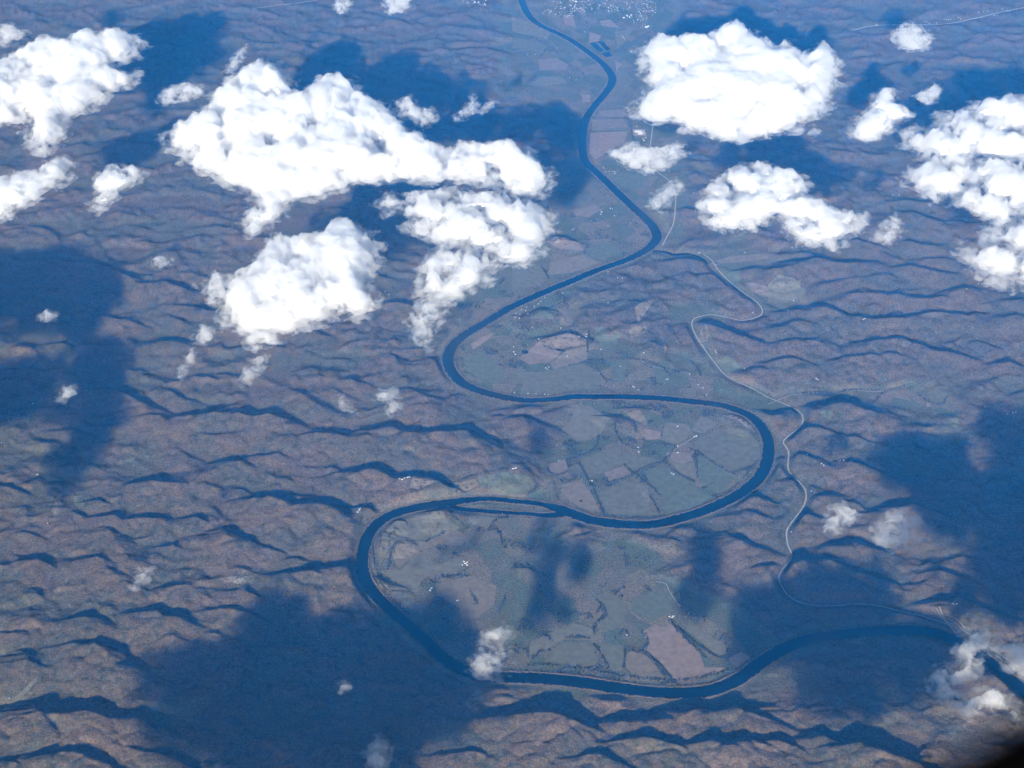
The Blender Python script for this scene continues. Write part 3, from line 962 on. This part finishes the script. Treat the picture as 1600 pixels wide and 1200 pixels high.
CL_ = [
 ('white farm building by the tan field west of the upper river', 'farm buildings west of the upper river', 'barn', 'T7', [(615,102),(630,104),(555,140),(560,125)]),
 ('pale farmhouse west of the bend with the side creek', 'farmhouses west of the creek mouth', 'house', 'T7', [(498,182),(600,212),(385,232),(375,237),(640,150)]),
 ('small white house in the bank row of the northern loop', 'riverside houses of the northern loop', 'house', 'T7', [(317,632),(205,660),(180,685),(165,700),(90,722),(60,735),(50,770),(100,770),(85,740),(45,800),(127,852),(25,760),(20,790),(140,715),(600,505),(690,550),(660,545)]),
 ('white barn on open ground in the northern loop', 'barns inside the northern loop', 'barn', 'T7', [(305,852),(468,890),(465,905),(167,930),(345,1028),(20,1015),(12,1000)]),
 ('pale house on the wooded side of the northern loop', 'scattered houses of the northern loop', 'house', 'T7', [(317,695),(600,700),(315,798),(100,960),(10,970),(230,1095),(210,1100),(220,1108),(555,985),(418,920),(678,1090)]),
 ('white house near the lane southeast in the northern loop', 'houses in the southeast of the northern loop', 'house', 'T7', [(823,1012),(818,1052),(965,1172),(975,1170),(1110,1140)]),
 ('pale house beside the long winding road on the east side', 'houses along the winding road', 'house', 'T7', [(1270,1010),(1275,1018),(1450,1110),(1505,765),(1455,380),(1275,455),(1170,385)]),
 ('white farm building on the flat fields of the middle loop', 'farm buildings of the middle loop', 'barn', 'B3', [(1035,265),(1140,330),(1152,326),(1035,388),(1036,430),(788,398),(793,425),(1010,565),(998,558)]),
 ('white house on the pink field at the west end of the middle loop', None, 'house', 'B3', [(292,480)]),
 ('white barn beside the green field above the river island', 'barns above the river island', 'barn', 'B3', [(6,562),(22,557)]),
 ('white house alone on the outer bank of the eastern bend', None, 'house', 'B3', [(1500,178)]),
 ('small white house on the bank above the middle loop', 'houses on the north bank', 'house', 'B3', [(1215,70),(1165,5),(1193,25),(755,15),(790,38),(762,20),(205,65),(225,68),(15,55),(100,60),(150,62)]),
 ('pale farm shed by hedges in the west of the middle loop', 'sheds in the middle loop', 'barn', 'B3', [(485,605),(500,605)]),
 ('pale house on farmland beside the northern river', 'houses in the northern farmland', 'house', 'T3', [(280,300),(190,315),(145,340),(95,342),(360,485),(400,500),(140,240),(210,240),(715,538),(455,200),(695,235),(702,242),(690,228)]),
 ('small white house in the hamlet below the pink field', 'hamlet below the pink field', 'house', 'T3', [(570,1045),(585,1075),(630,1070),(640,1075),(645,1085),(720,1060),(735,1065),(880,1075),(980,1060),(985,1078),(610,1072),(575,1052)]),
 ('pale shed near the large white plant in the north', 'sheds round the large white plant', 'barn', 'T3', [(780,790),(825,880),(820,870),(835,860),(1030,885),(1110,965),(1075,970),(1060,955)]),
 ('white shed on the clearing left of the western river bend', 'sheds left of the western bend', 'barn', 'B2', [(645,820),(655,815),(638,838),(650,828)]),
 ('white building on the wooded slope above the western bend', 'buildings on the wooded slope', 'barn', 'B2', [(900,640),(915,645),(930,638),(950,635),(962,632)]),
 ('white farm building at the centre of the southern loop', 'farmstead of the southern loop', 'barn', 'B2', [(1300,1110),(1320,1115),(1290,1130),(1320,1132),(1308,1122)]),
 ('white farm building by the shadow in the southern loop', 'farm by the cloud shadow', 'barn', 'C6', [(1092,82),(1098,74),(1088,92)]),
 ('single white barn right of the farm by the cloud shadow', None, 'barn', 'C6', [(1258,154)]),
 ('white shed atop the long tree row in the southern loop', 'sheds by the long tree row', 'barn', 'C7', [(985,255),(1000,260),(1008,252)]),
 ('white house among trees left of the big pink field', 'houses left of the big pink field', 'house', 'C7', [(718,370),(726,364)]),
 ('pale house in the valley at the right edge of the picture', 'houses in the right hand valley', 'house', 'B4', [(1358,150),(1495,195),(1530,185),(1548,182)]),
 ('small pale house on the wooded hills east of the river', 'houses in the eastern hills', 'house', 'B4', [(270,682),(240,470),(330,530),(345,538),(440,500),(490,490),(145,935),(450,495),(470,498)]),
 ('small white house alone in the shaded western hills', 'lone houses in the western hills', 'house', 'B1', [(233,567),(10,370),(205,125),(300,880)]),
 ('small white house in the narrow northeastern valleys', 'houses in the northeastern hills', 'house', 'T8', [(820,20),(780,20),(320,950),(305,945),(300,1175),(310,1180),(1235,640),(1230,505),(1315,578),(590,835),(600,830),(160,680),(125,757),(150,355)]),
 ('white house in the green gap between the central clouds', 'houses between the central clouds', 'house', 'T6', [(807,628),(830,650)]),
 ('pale shed beside the rail yard near the right edge', 'sheds beside the rail yard', 'barn', 'C8', [(1145,222),(1170,225),(1155,228)]),
 ('small white house on the pale strip of valley in the lower left', None, 'house', 'C5', [(60,770)]),
]
for lab, grp, kd, tl, ps in CL_:
    n = len(ps); ps = sorted(ps)
    for q, (x, y) in enumerate(ps):
        if n == 1: l2 = lab
        elif q == 0: l2 = lab+', leftmost'
        elif q == n-1: l2 = lab+', rightmost'
        else: l2 = lab+', '+ORD[q+1]+' from left'
        put(kd, tl, x, y, l2, grp if n > 1 else None, 0.62 if kd == 'barn' else 0.72)
# the town at the top of the picture
town = np.array([(160,60),(200,30),(340,-30),(900,-30),(900,80),(870,170),(820,180),(700,100),(560,60),(460,60),(450,100),(230,110)], float)
k = 0; rest = []
while k < 330:
    x, y = random.uniform(150, 900), random.uniform(-40, 180)
    if not inpoly(np.array([x]), np.array([y]), town)[0]: continue
    if fbm(np.array([x/60]), np.array([y/60]), 2, 8)[0] < -0.12: continue
    k += 1
    if k > 130: rest.append((x, y)); continue
    put('house', 'T3', x, y, 'small white building in the town at the top of the picture', 'town buildings beside the upper river', random.choice((0.7, 0.8, 1.0)))
VV = []; FF_ = []; base_me = HM[1]
bv = np.array([v_.co[:] for v_ in base_me.vertices]); bf = [tuple(p_.vertices) for p_ in base_me.polygons]
for x, y in rest:
    u = U('T3', [(x, y)])[0]; g = G(u[0], u[1]); a_ = random.uniform(0, 3.1); s_ = random.uniform(0.55, 0.75)
    rot = np.array([[math.cos(a_), -math.sin(a_), 0], [math.sin(a_), math.cos(a_), 0], [0, 0, 1]])
    o0 = len(VV); VV += [tuple(q_) for q_ in (bv*s_)@rot.T+np.array([g[0], g[1], float(ground_z(g[0], g[1])[0])-0.3])]
    FF_ += [tuple(k_+o0 for k_ in f_) for f_ in bf]
link('town_houses', make_mesh('town_houses', VV, FF_, m_roof2), kind='stuff')
for x, y in [(720,100),(735,108),(745,95),(700,112),(380,5),(400,12),(850,165),(840,172)]:
    put('barn', 'T3', x, y, 'large white shed among the houses of the town', 'large sheds in the town', 1.1)
for q in range(22):
    put('house', 'T2', random.uniform(1290, 1440), random.uniform(-10, 45)+0, 'small white building in the hamlet left of the upper river', 'hamlet left of the upper river', random.choice((0.8, 1.1)))
for q in range(30):
    s = q/29.0; put('house', 'T4', 660+860*s+random.uniform(-30, 30), 165-95*s**1.7+random.uniform(-22, 14), 'pale building strung along the ridge road at upper right', 'buildings along the ridge road', 0.85)
# the large plant
e = link('factory', None, label='large white flat roofed plant beside the straight road in the north', cat='factory')
u = G(998.5, 206); e.location = (u[0], u[1], float(ground_z(u[0], u[1])[0]))
def box(name, cx, cyy, L, W, H, z0, mat, parent):
    V = [(cx+sx*L/2, cyy+sy*W/2, z0+sz*H) for sz in (0, 1) for sx, sy in ((-1,-1),(1,-1),(1,1),(-1,1))]
    F = [(0,1,2,3)[::-1],(4,5,6,7),(0,1,5,4),(1,2,6,5),(2,3,7,6),(3,0,4,7)]
    return link(name, make_mesh(name, V, F, mat), parent=parent)
m_dirt = mat_noisy('yard_gravel', (0.34, 0.27, 0.20), 20, 0.2)
box('hall', -10, 10, 95, 60, 12, 0, m_white, e); box('hall', 15, -55, 60, 45, 9, 0, m_white, e); box('annex', 62, 0, 30, 80, 7, 0, m_roof2, e); box('loading_yard', 0, -20, 170, 190, 0.4, 0.9, m_dirt, e)

# ------------------------------------------------------------------ clouds: bodies of droplets with a denser heart
def vol_mat(name, dens, g=0.1, col=(1, 1, 1), lump=0, lo=0.40, hi=0.62, mn=0.05):
    m = bpy.data.materials.new(name); m.use_nodes = True; N = m.node_tree.nodes; L = m.node_tree.links
    N.remove(N['Principled BSDF']); v_ = N.new('ShaderNodeVolumePrincipled')
    v_.inputs['Color'].default_value = (*col, 1); v_.inputs['Density'].default_value = dens; v_.inputs['Anisotropy'].default_value = g
    v_.inputs['Absorption Color'].default_value = (1, 1, 1, 1)
    L.new(v_.outputs[0], N['Material Output'].inputs['Volume'])
    if lump:
        tc = N.new('ShaderNodeTexCoord'); nz = N.new('ShaderNodeTexNoise'); nz.inputs['Scale'].default_value = 1/lump; nz.inputs['Detail'].default_value = 6.0; nz.inputs['Roughness'].default_value = 0.66
        nz.inputs['Distortion'].default_value = 0.6
        L.new(tc.outputs['Object'], nz.inputs['Vector'])
        mr = N.new('ShaderNodeMapRange'); mr.inputs['From Min'].default_value = lo; mr.inputs['From Max'].default_value = hi
        mr.inputs['To Min'].default_value = dens*mn; mr.inputs['To Max'].default_value = dens*2.0
        L.new(nz.outputs['Fac'], mr.inputs['Value']); L.new(mr.outputs[0], v_.inputs['Density'])
        m.cycles.volume_step_rate = 0.15; m.cycles.homogeneous_volume = False
    return m
VM = {'veil': vol_mat('cloud_veil', 0.0065, lump=150.0, lo=0.46, hi=0.72, mn=0.0), 'thick': vol_mat('cloud_dense', 0.0075, lump=140.0, lo=0.40, hi=0.62, mn=0.22), 'medium': vol_mat('cloud_medium', 0.0085, lump=110.0, lo=0.41, hi=0.62, mn=0.10), 'thin': vol_mat('cloud_thin', 0.0085, lump=110.0, lo=0.44, hi=0.64, mn=0.0)}
m_core = mat_basic('cloud_heart', (0.97, 0.97, 0.97), 1.0, 0.0)
def sheet(name, xs, ys, T, zc, up, dn, disp, mat, parent, sd, floor=0.0):
    """A closed body over a grid: thickness T (0 outside), top and bottom lumpy."""
    nr, nc = T.shape
    Xg, Yg = np.meshgrid(xs, ys)
    inside = T > 0
    cell = inside[:-1, :-1] | inside[1:, :-1] | inside[:-1, 1:] | inside[1:, 1:]
    if not cell.any(): return None
    dx = fbm(Xg/100, Yg/100, 4, sd+1, 0.6)*disp; dy = fbm(Xg/100, Yg/100, 4, sd+2, 0.6)*disp
    w_ = np.clip(T/120, 0, 1)
    used = np.zeros(T.shape, bool)
    used[:-1, :-1] |= cell; used[1:, :-1] |= cell; used[:-1, 1:] |= cell; used[1:, 1:] |= cell
    rim = used & ~inside
    ti = -np.ones(T.shape, np.int64); bi = ti.copy()
    nt = used.sum(); ti[used] = np.arange(nt)
    bi[rim] = ti[rim]; core = used & inside; bi[core] = nt+np.arange(core.sum())
    topv = np.stack([Xg+dx*w_, Yg+dy*w_, zc+T*up+floor], -1)[used]
    botv = np.stack([Xg+dx*w_*0.3, Yg+dy*w_*0.3, zc-T*dn+floor], -1)[core]
    V = np.vstack([topv, botv])
    def q(I): return np.stack([I[:-1, :-1], I[:-1, 1:], I[1:, 1:], I[1:, :-1]], -1)[cell]
    F = np.vstack([q(ti), q(bi)[:, ::-1]])
    return link(name, make_mesh(name, V, F, mat, True), parent=parent)
def cloud(px, alt, thick, kind, label, edge=110.0, holes=0.0, res=None, core=True, shadow_of=False, grow=0.0, group=None, veil=True):
    """px: outline in the photograph, seen at cloud height (or, shadow_of, the outline of its shadow on the ground)."""
    px = np.array(px, float)
    if shadow_of:
        g = G(px[:, 0], px[:, 1]); k_ = alt/math.tan(SUN_EL); g = g-np.array([SX, SY])*k_
    else:
        g = G(px[:, 0], px[:, 1], alt+thick*0.30)
    sd = (int(abs(g[0, 0])+abs(g[0, 1])) % 997)+100
    pad = edge*2.4
    lo, hi = g.min(0)-pad, g.max(0)+pad; span = (hi-lo).max()
    res = res or min(40.0, max(7.0, span/230))
    xs = np.arange(lo[0], hi[0], res); ys = np.arange(lo[1], hi[1], res); Xg, Yg = np.meshgrid(xs, ys)
    ins = inpoly(Xg, Yg, g); d = polydist(Xg, Yg, g, True); d = np.where(ins, d, -d)+grow
    s = edge/110.0
    wx = Xg+70*s*fbm(Xg/(260*s), Yg/(260*s), 4, sd+31, 0.6); wy = Yg+70*s*fbm(Xg/(260*s), Yg/(260*s), 4, sd+32, 0.6)
    n = fbm(wx/(330*s), wy/(330*s), 7, sd, 0.66)
    nb = 1-np.abs(fbm(wx/(300*s), wy/(300*s), 3, sd+7, 0.45))*2.4
    dd = d + n*edge*2.2 - edge*0.32
    th = edge*6.5*(0.40-0.40*holes-fbm(wx/(460*s), wy/(460*s), 6, sd+50, 0.58))
    dd = np.minimum(dd, th)
    dl = d - edge*0.25 + edge*1.6*fbm(wx/(330*s), wy/(330*s), 4, sd, 0.55)
    dl = np.minimum(dl, edge*6.5*(0.40-0.40*holes-fbm(wx/(460*s), wy/(460*s), 4, sd+50, 0.56)))
    Tb = thick*0.62*(1-np.exp(-np.clip(dl, 0, None)/(edge*1.5)))*(0.74+0.30*np.clip(nb, 0, 1.0))
    Tn = Tb*sstep(0, edge*0.8, dd) + np.clip(dd, 0, 170*s)*0.62*(1+0.5*fbm(wx/(70*s), wy/(70*s), 4, sd+3, 0.6))
    Tn = np.where(dd > 0, np.maximum(Tn, 0)+0.5, 0)
    dv = d + edge*(0.95 + 2.0*fbm(wx/(240*s), wy/(240*s), 5, sd+61, 0.6))
    Tv = np.where(dv > 0, 110*s*sstep(0, 150*s, dv)+0.5, 0)
    e_ = link('cloud', None, label=label, cat='cloud', group=group)
    e_.location = (0, 0, 0)
    if veil: sheet('veil', xs, ys, Tv, alt+2.0, 0.5, 0.55, 30*s, VM['veil'], e_, sd+5)
    sheet('mist', xs, ys, Tn, alt, 0.72, 0.28, 55*s, VM[kind], e_, sd)
    if core:
        ds = d + edge*0.9*fbm(Xg/(520*s), Yg/(520*s), 3, sd, 0.45)
        ds = np.minimum(ds, dd*0.9)
        Tc = thick*0.5*(1-np.exp(-np.clip(ds-150*s, 0, None)/(edge*1.6)))*(0.85+0.2*np.clip(nb, 0, 1)); Tc = np.where(Tc > 0, Tc, 0)
        if (Tc > 0).sum() > 30: sheet('heart', xs, ys, Tc, alt, 0.72, 0.28, 6*s, m_core, e_, sd, 2.0)
    return e_
A0 = 1150.0
CL = [
 ([(-75,82),(0,85),(15,75),(45,60),(65,54),(100,55),(120,45),(140,39),(175,40),(195,44),(217,45),(220,55),(210,67),(212,77),(197,80),(177,85),(180,97),(200,105),(212,95),(215,105),(207,117),(190,122),(170,125),(160,132),(162,140),(150,147),(135,157),(120,167),(100,175),(95,190),(90,210),(75,220),(62,225),(52,217),(42,195),(47,175),(32,170),(20,175),(0,180),(-75,185)],
  A0, 420, 'thick', 'large white cloud at the left edge near the top corner', 110, 0.4, True),
 ([(0,37),(17,35),(30,45),(45,47),(25,60),(10,70),(-10,60)], A0, 90, 'thin', 'thin torn cloud above the large cloud in the top left corner', 60, 0.4, False),
 ([(0,275),(15,265),(35,262),(55,262),(70,245),(87,240),(110,239),(115,250),(107,270),(92,282),(72,292),(50,307),(32,317),(15,330),(0,335),(-50,335),(-50,275)], A0, 240, 'medium', 'elongated pale cloud at the left edge below the large corner cloud', 80, 0.2, True),
 ([(150,272),(160,260),(175,252),(195,256),(217,257),(225,265),(217,280),(200,287),(185,300),(170,315),(150,327),(140,320),(150,300),(140,285)], A0, 170, 'medium', 'small ragged cloud standing right of the elongated left edge cloud', 65, 0.2, True),
 ([(250,195),(280,185),(310,165),(330,140),(350,115),(375,97),(400,90),(430,85),(440,100),(455,112),(468,132),(485,120),(505,105),(520,112),(545,108),(558,130),(575,140),(600,145),(620,170),(640,185),(655,205),(690,218),(720,212),(745,218),(790,208),(820,215),(845,235),(858,260),(850,290),(815,288),(780,276),(740,268),(700,262),(660,266),(620,262),(590,268),(560,264),(530,277),(500,288),(470,290),(440,293),(400,290),(380,278),(350,273),(330,260),(310,243),(290,233),(270,213)],
  A0, 520, 'thick', 'biggest cloud, a long white bank left of the upper river', 110, 0.35, True),
 ([(620,155),(640,145),(655,165),(680,165),(682,185),(660,200),(640,185),(622,175)], A0, 110, 'medium', 'small torn puff on the upper right edge of the biggest cloud', 50, 0.4, False),
 ([(705,182),(725,165),(740,145),(752,165),(772,152),(776,158),(760,172),(735,180),(715,188)], A0, 70, 'thin', 'thin wisp floating above the right end of the biggest cloud', 40, 0.35, False),
 ([(245,157),(258,135),(290,128),(312,130),(320,145),(285,157),(262,162)], A0, 90, 'medium', 'small wisp beside the upper left end of the biggest cloud', 50, 0.3, False),
 ([(348,112),(368,82),(386,68),(382,90),(362,112)], A0, 60, 'thin', 'narrow wisp above the left end of the biggest cloud', 35, 0.3, False),
 ([(380,335),(400,305),(430,292),(457,295),(450,320),(435,337),(410,352),(390,365),(380,350)], A0, 200, 'medium', 'small white cloud between the biggest cloud and the round cloud', 65, 0.2, True),
 ([(592,306),(607,292),(650,293),(700,285),(740,295),(790,297),(830,305),(860,325),(865,350),(850,375),(830,400),(800,397),(780,407),(770,425),(740,440),(720,455),(690,452),(665,452),(650,442),(657,420),(652,410),(668,390),(692,367),(668,360),(640,355),(630,342),(650,330),(620,322),(600,325)],
  A0, 330, 'thick', 'broken white cloud below the right end of the biggest cloud', 90, 0.7, True),
 ([(650,470),(680,460),(715,452),(700,480),(680,510),(668,545),(645,530),(640,500)], A0, 60, 'thin', 'faint tail hanging below the broken cloud beside the river', 60, 0.5, False),
 ([(318,425),(335,415),(350,420),(375,410),(400,385),(420,365),(430,350),(455,357),(480,360),(520,340),(545,335),(575,345),(592,375),(587,400),(575,425),(585,460),(560,482),(545,475),(520,472),(500,487),(470,497),(450,502),(430,510),(390,507),(360,495),(345,470),(340,450),(325,455)],
  A0, 480, 'thick', 'round billowing white cloud below the biggest cloud', 100, 0.15, True),
 ([(375,535),(400,512),(432,518),(428,535),(400,545)], A0, 100, 'medium', 'small puff just below the round billowing cloud', 45, 0.2, False),
 ([(375,592),(392,558),(418,550),(412,575),(388,597)], A0, 70, 'thin', 'faint streak of cloud second below the round billowing cloud', 40, 0.3, False),
 ([(300,522),(315,505),(332,508),(339,525),(320,534),(303,530)], A0, 110, 'medium', 'tiny white puff lower left of the round billowing cloud', 40, 0.15, False),
 ([(278,588),(285,560),(300,540),(307,550),(295,575),(283,592)], A0, 70, 'thin', 'narrow streak under the tiny puff in the left hills', 35, 0.2, False),
 ([(58,492),(73,478),(88,490),(82,502),(63,503)], A0, 80, 'medium', 'tiny puff over the shaded hills at far left', 35, 0.2, False),
 ([(232,406),(250,395),(270,405),(252,418),(236,414)], A0, 80, 'medium', 'tiny puff left of the round billowing cloud', 35, 0.2, False),
 ([(88,622),(98,603),(118,597),(120,612),(100,625)], A0, 80, 'medium', 'tiny bright puff at the left above the shaded valley', 35, 0.1, False),
 ([(582,615),(600,608),(615,603),(630,630),(612,647),(595,630)], A0, 50, 'thin', 'faint veil of cloud over the hills left of the river bend', 50, 0.5, False),
 ([(524,610),(540,617),(552,642),(532,635)], A0, 45, 'thin', 'very faint wisp left of the veil over the hills', 35, 0.4, False),
 ([(985,160),(1000,145),(1020,115),(1000,100),(1010,85),(1003,65),(1015,50),(1050,55),(1070,45),(1090,50),(1120,35),(1150,26),(1178,35),(1197,55),(1215,60),(1237,48),(1242,65),(1255,75),(1280,55),(1302,60),(1310,90),(1307,120),(1290,135),(1300,147),(1270,167),(1235,187),(1200,192),(1160,199),(1130,197),(1110,187),(1070,182),(1060,172),(1030,172),(1005,162)],
  A0, 560, 'thick', 'brilliant thick white cloud right of the upper river', 105, 0.28, True),
 ([(948,237),(970,226),(990,218),(1010,230),(1050,222),(1072,223),(1067,240),(1040,257),(1010,267),(985,257),(960,247)], A0, 130, 'medium', 'flat translucent cloud over the straight road below the brilliant cloud', 60, 0.3, False),
 ([(1010,320),(1028,295),(1055,277),(1072,288),(1052,307),(1030,327)], A0, 90, 'thin', 'small translucent cloud near the river and the straight road', 50, 0.2, False),
 ([(1090,318),(1100,290),(1125,265),(1150,250),(1190,246),(1220,260),(1240,260),(1262,270),(1267,300),(1295,310),(1320,325),(1347,323),(1357,335),(1332,357),(1305,380),(1285,372),(1265,377),(1240,367),(1230,347),(1215,327),(1180,347),(1150,354),(1110,342)],
  A0, 280, 'medium', 'white cloud spreading right of the river above the eastern ridges', 80, 0.45, True),
 ([(1328,192),(1340,175),(1358,165),(1363,143),(1387,131),(1402,138),(1404,160),(1417,163),(1428,175),(1407,182),(1395,197),(1375,212),(1350,214),(1333,207)], A0, 200, 'medium', 'small bright cloud between the brilliant cloud and the right edge', 60, 0.2, True),
 ([(1426,147),(1445,138),(1460,126),(1474,135),(1462,157),(1445,160)], A0, 120, 'medium', 'tiny cloud beside the small bright cloud at upper right', 40, 0.1, False),
 ([(1410,197),(1430,183),(1445,205),(1460,178),(1470,168),(1500,163),(1525,153),(1560,143),(1600,138),(1690,140),(1690,440),(1600,437),(1570,437),(1540,417),(1520,397),(1498,380),(1520,368),(1545,350),(1550,332),(1520,312),(1490,302),(1460,307),(1450,292),(1418,270),(1425,258),(1445,240),(1435,227),(1418,215)],
  A0, 380, 'thick', 'large broken white cloud running off the right edge', 100, 0.8, True),
 ([(1392,45),(1415,30),(1440,38),(1457,55),(1452,72),(1430,77),(1405,74)], A0, 110, 'medium', 'small ring shaped cloud near the ridge road at upper right', 55, 0.4, False),
 ([(1262,207),(1273,193),(1284,205),(1270,212)], A0, 70, 'thin', 'tiny puff just below the brilliant cloud', 30, 0.1, False),
 ([(518,8),(528,-5),(550,0),(546,15),(530,22)], A0, 80, 'medium', 'tiny puff at the top edge left of the middle', 35, 0.1, False),
 ([(598,5),(605,-12),(645,-12),(642,5),(630,17),(608,18)], A0, 110, 'medium', 'small cloud cut by the top edge left of the river', 45, 0.1, False),
 ([(1286,812),(1300,788),(1325,785),(1347,800),(1327,817),(1310,832),(1290,827)], 700.0, 70, 'thin', 'thin pale cloud over the hills beside the winding road', 45, 0.2, False),
 ([(1366,828),(1383,800),(1410,796),(1437,808),(1443,835),(1427,853),(1395,855),(1373,845)], 700.0, 70, 'thin', 'thin domed cloud at the edge of the dark shadow on the right', 55, 0.25, False),
 ([(1453,1052),(1470,1033),(1500,1040),(1493,1010),(1508,983),(1540,976),(1562,983),(1557,1002),(1533,1022),(1527,1047),(1503,1070),(1512,1088),(1530,1068),(1562,1073),(1592,1090),(1605,1130),(1570,1108),(1540,1098),(1515,1118),(1488,1097),(1463,1087)],
  350.0, 190, 'medium', 'grey white curling cloud in the lower right corner', 60, 0.2, False),
 ([(1558,1012),(1580,998),(1625,998),(1645,1062),(1600,1052),(1573,1037)], 350.0, 160, 'medium', 'pale cloud cut by the right edge beside the curling cloud', 50, 0.2, False),
 ([(728,1037),(743,1010),(758,985),(785,973),(802,988),(787,1002),(802,1030),(792,1052),(770,1062),(743,1057)], 800.0, 35, 'thin', 'torn wispy cloud over the river in the lower middle', 45, 0.4, False),
 ([(567,1175),(590,1148),(612,1165),(607,1192),(590,1205),(573,1192)], 800.0, 90, 'thin', 'small wispy cloud at the bottom edge over the dark shadow', 40, 0.3, False),
 ([(518,1072),(535,1060),(549,1072),(531,1080)], 800.0, 45, 'thin', 'barely visible wisp inside the big dark shadow', 30, 0.2, False),
 ([(203,912),(220,888),(242,883),(227,907),(210,922)], 700.0, 45, 'thin', 'faint wisp over the lower left hills', 35, 0.2, False),
 ([(348,907),(370,893),(397,899),(382,917)], 700.0, 40, 'thin', 'second faint wisp over the lower left hills, the right one', 40, 0.2, False),
 ([(1358,372),(1380,345),(1402,333),(1412,360),(1392,382)], A0, 40, 'thin', 'veil of thin cloud over the valley right of the spreading cloud', 50, 0.5, False),
]
for px, alt, th, kd, lab, ed, ho, co in CL: cloud(px, alt, th, kd, lab, ed, ho, core=co)
OFF = [
 ([(215,1085),(235,1020),(290,1015),(330,1005),(370,960),(430,940),(480,945),(500,975),(540,962),(600,958),(640,975),(650,925),(680,918),(705,960),(740,980),(770,1000),(790,1050),(760,1110),(720,1150),(640,1200),(520,1260),(300,1190),(230,1125)], 'heavy cloud outside the lower edge that shades the river'),
 ([(1130,975),(1170,930),(1230,905),(1300,875),(1395,880),(1408,950),(1420,980),(1470,975),(1510,1000),(1500,1060),(1440,1105),(1350,1115),(1250,1110),(1225,1050),(1150,1030)], 'heavy cloud outside the lower right edge that shades the river'),
 ([(1400,690),(1440,670),(1480,700),(1550,650),(1680,640),(1680,960),(1500,940),(1430,880),(1440,790),(1375,760),(1370,715)], 'heavy cloud outside the right corner that shades the eastern hills'),
 ([(-90,400),(0,400),(50,395),(100,400),(190,430),(200,470),(165,500),(150,540),(60,520),(-90,560)], 'cloud outside the left edge that shades the upper hills'),
 ([(70,560),(140,530),(200,550),(210,640),(190,700),(130,760),(70,770),(60,720),(110,680),(60,650),(-30,680),(-60,600)], 'cloud outside the left edge that shades the lower valley'),
 ([(870,862),(930,860),(940,900),(900,940),(850,990),(805,965),(830,915)], 'cloud outside the lower edge that shades the southern loop'),
 ([(1075,850),(1110,840),(1140,880),(1150,920),(1110,960),(1070,950),(1060,900)], 'second cloud outside the lower edge shading the southern loop'),
]
cloud([(815,680),(835,668),(860,672),(870,700),(850,725),(825,715)], 3200.0, 300, 'medium', 'small high cloud outside the lower edge shading the middle loop', 90, 0.1, shadow_of=True, res=24, veil=False)
cloud([(670,862),(700,845),(770,835),(765,855),(720,872),(680,875)], 3200.0, 300, 'medium', 'long high cloud outside the lower edge shading the southern loop', 90, 0.1, shadow_of=True, res=24, veil=False)
cloud([(1365,715),(1400,690),(1440,700),(1450,760),(1410,785),(1375,765)], 2250.0, 230, 'thick', 'small cloud outside the lower edge that shades the slope right of the winding road', 120, 0.2, shadow_of=True, res=24, veil=False)
for px, lab in OFF: cloud(px, 2250.0, 230, 'thick', lab, 190, 0.05 if 'river' in lab else 0.38 if 'left' in lab else 0.45, grow=75.0, core=True, shadow_of=True, res=32, veil=False)

# ------------------------------------------------------------------ the air
m_haze = vol_mat('air', 5.3e-6, g=-0.42, col=(0.01, 0.29, 1.0))
hb = [(-45000, -35000, -60), (45000, -35000, -60), (45000, 57000, -60), (-45000, 57000, -60), (-45000, -35000, 10300), (45000, -35000, 10300), (45000, 57000, 10300), (-45000, 57000, 10300)]
link('haze', make_mesh('haze', hb, [(3,2,1,0),(4,5,6,7),(0,1,5,4),(1,2,6,5),(2,3,7,6),(3,0,4,7)], m_haze), kind='stuff')

# ------------------------------------------------------------------ rim of the cabin window the picture is taken through
m_rim = mat_basic('rim_cabin_shade', (0.0012, 0.0012, 0.0013), 1.0, 0.0)  # near-black base colour stands in for the shade of the unlit cabin
D = 0.36
def camp(px, py, d):
    return (d*(px-800)/FPX, d*(600-py)/FPX, -d)
rt = []; NSEG = 96
for q in range(NSEG):        # rounded rectangle opening, corner radius 700 px at distance D
    a = 2*math.pi*q/NSEG; ca, sa = math.cos(a), math.sin(a)
    rt.append(((1225 if ca > 0 else -500)+700*ca, (585 if sa > 0 else -500)+700*sa, ca, sa))
V = []; F = []
for (x, y, ca, sa) in rt:
    for (o_, dz) in ((0, 0.0), (0, 0.02), (130, 0.03), (330, 0.03), (330, 0.0)):
        X_, Y_, Z_ = camp(x+o_*ca, y+o_*sa, D); V.append((X_, Y_, Z_-dz))
for q in range(NSEG):
    n_ = (q+1) % NSEG
    for k_ in range(5): F.append((q*5+k_, q*5+(k_+1) % 5, n_*5+(k_+1) % 5, n_*5+k_))
rim = link('window_rim', make_mesh('window_rim', V, F, m_rim), label='black out of focus window rim filling the extreme lower right corner', cat='window rim')
rim.matrix_world = Matrix.Translation(cam.location) @ Matrix.Rotation(math.pi/2-PITCH, 4, 'X')
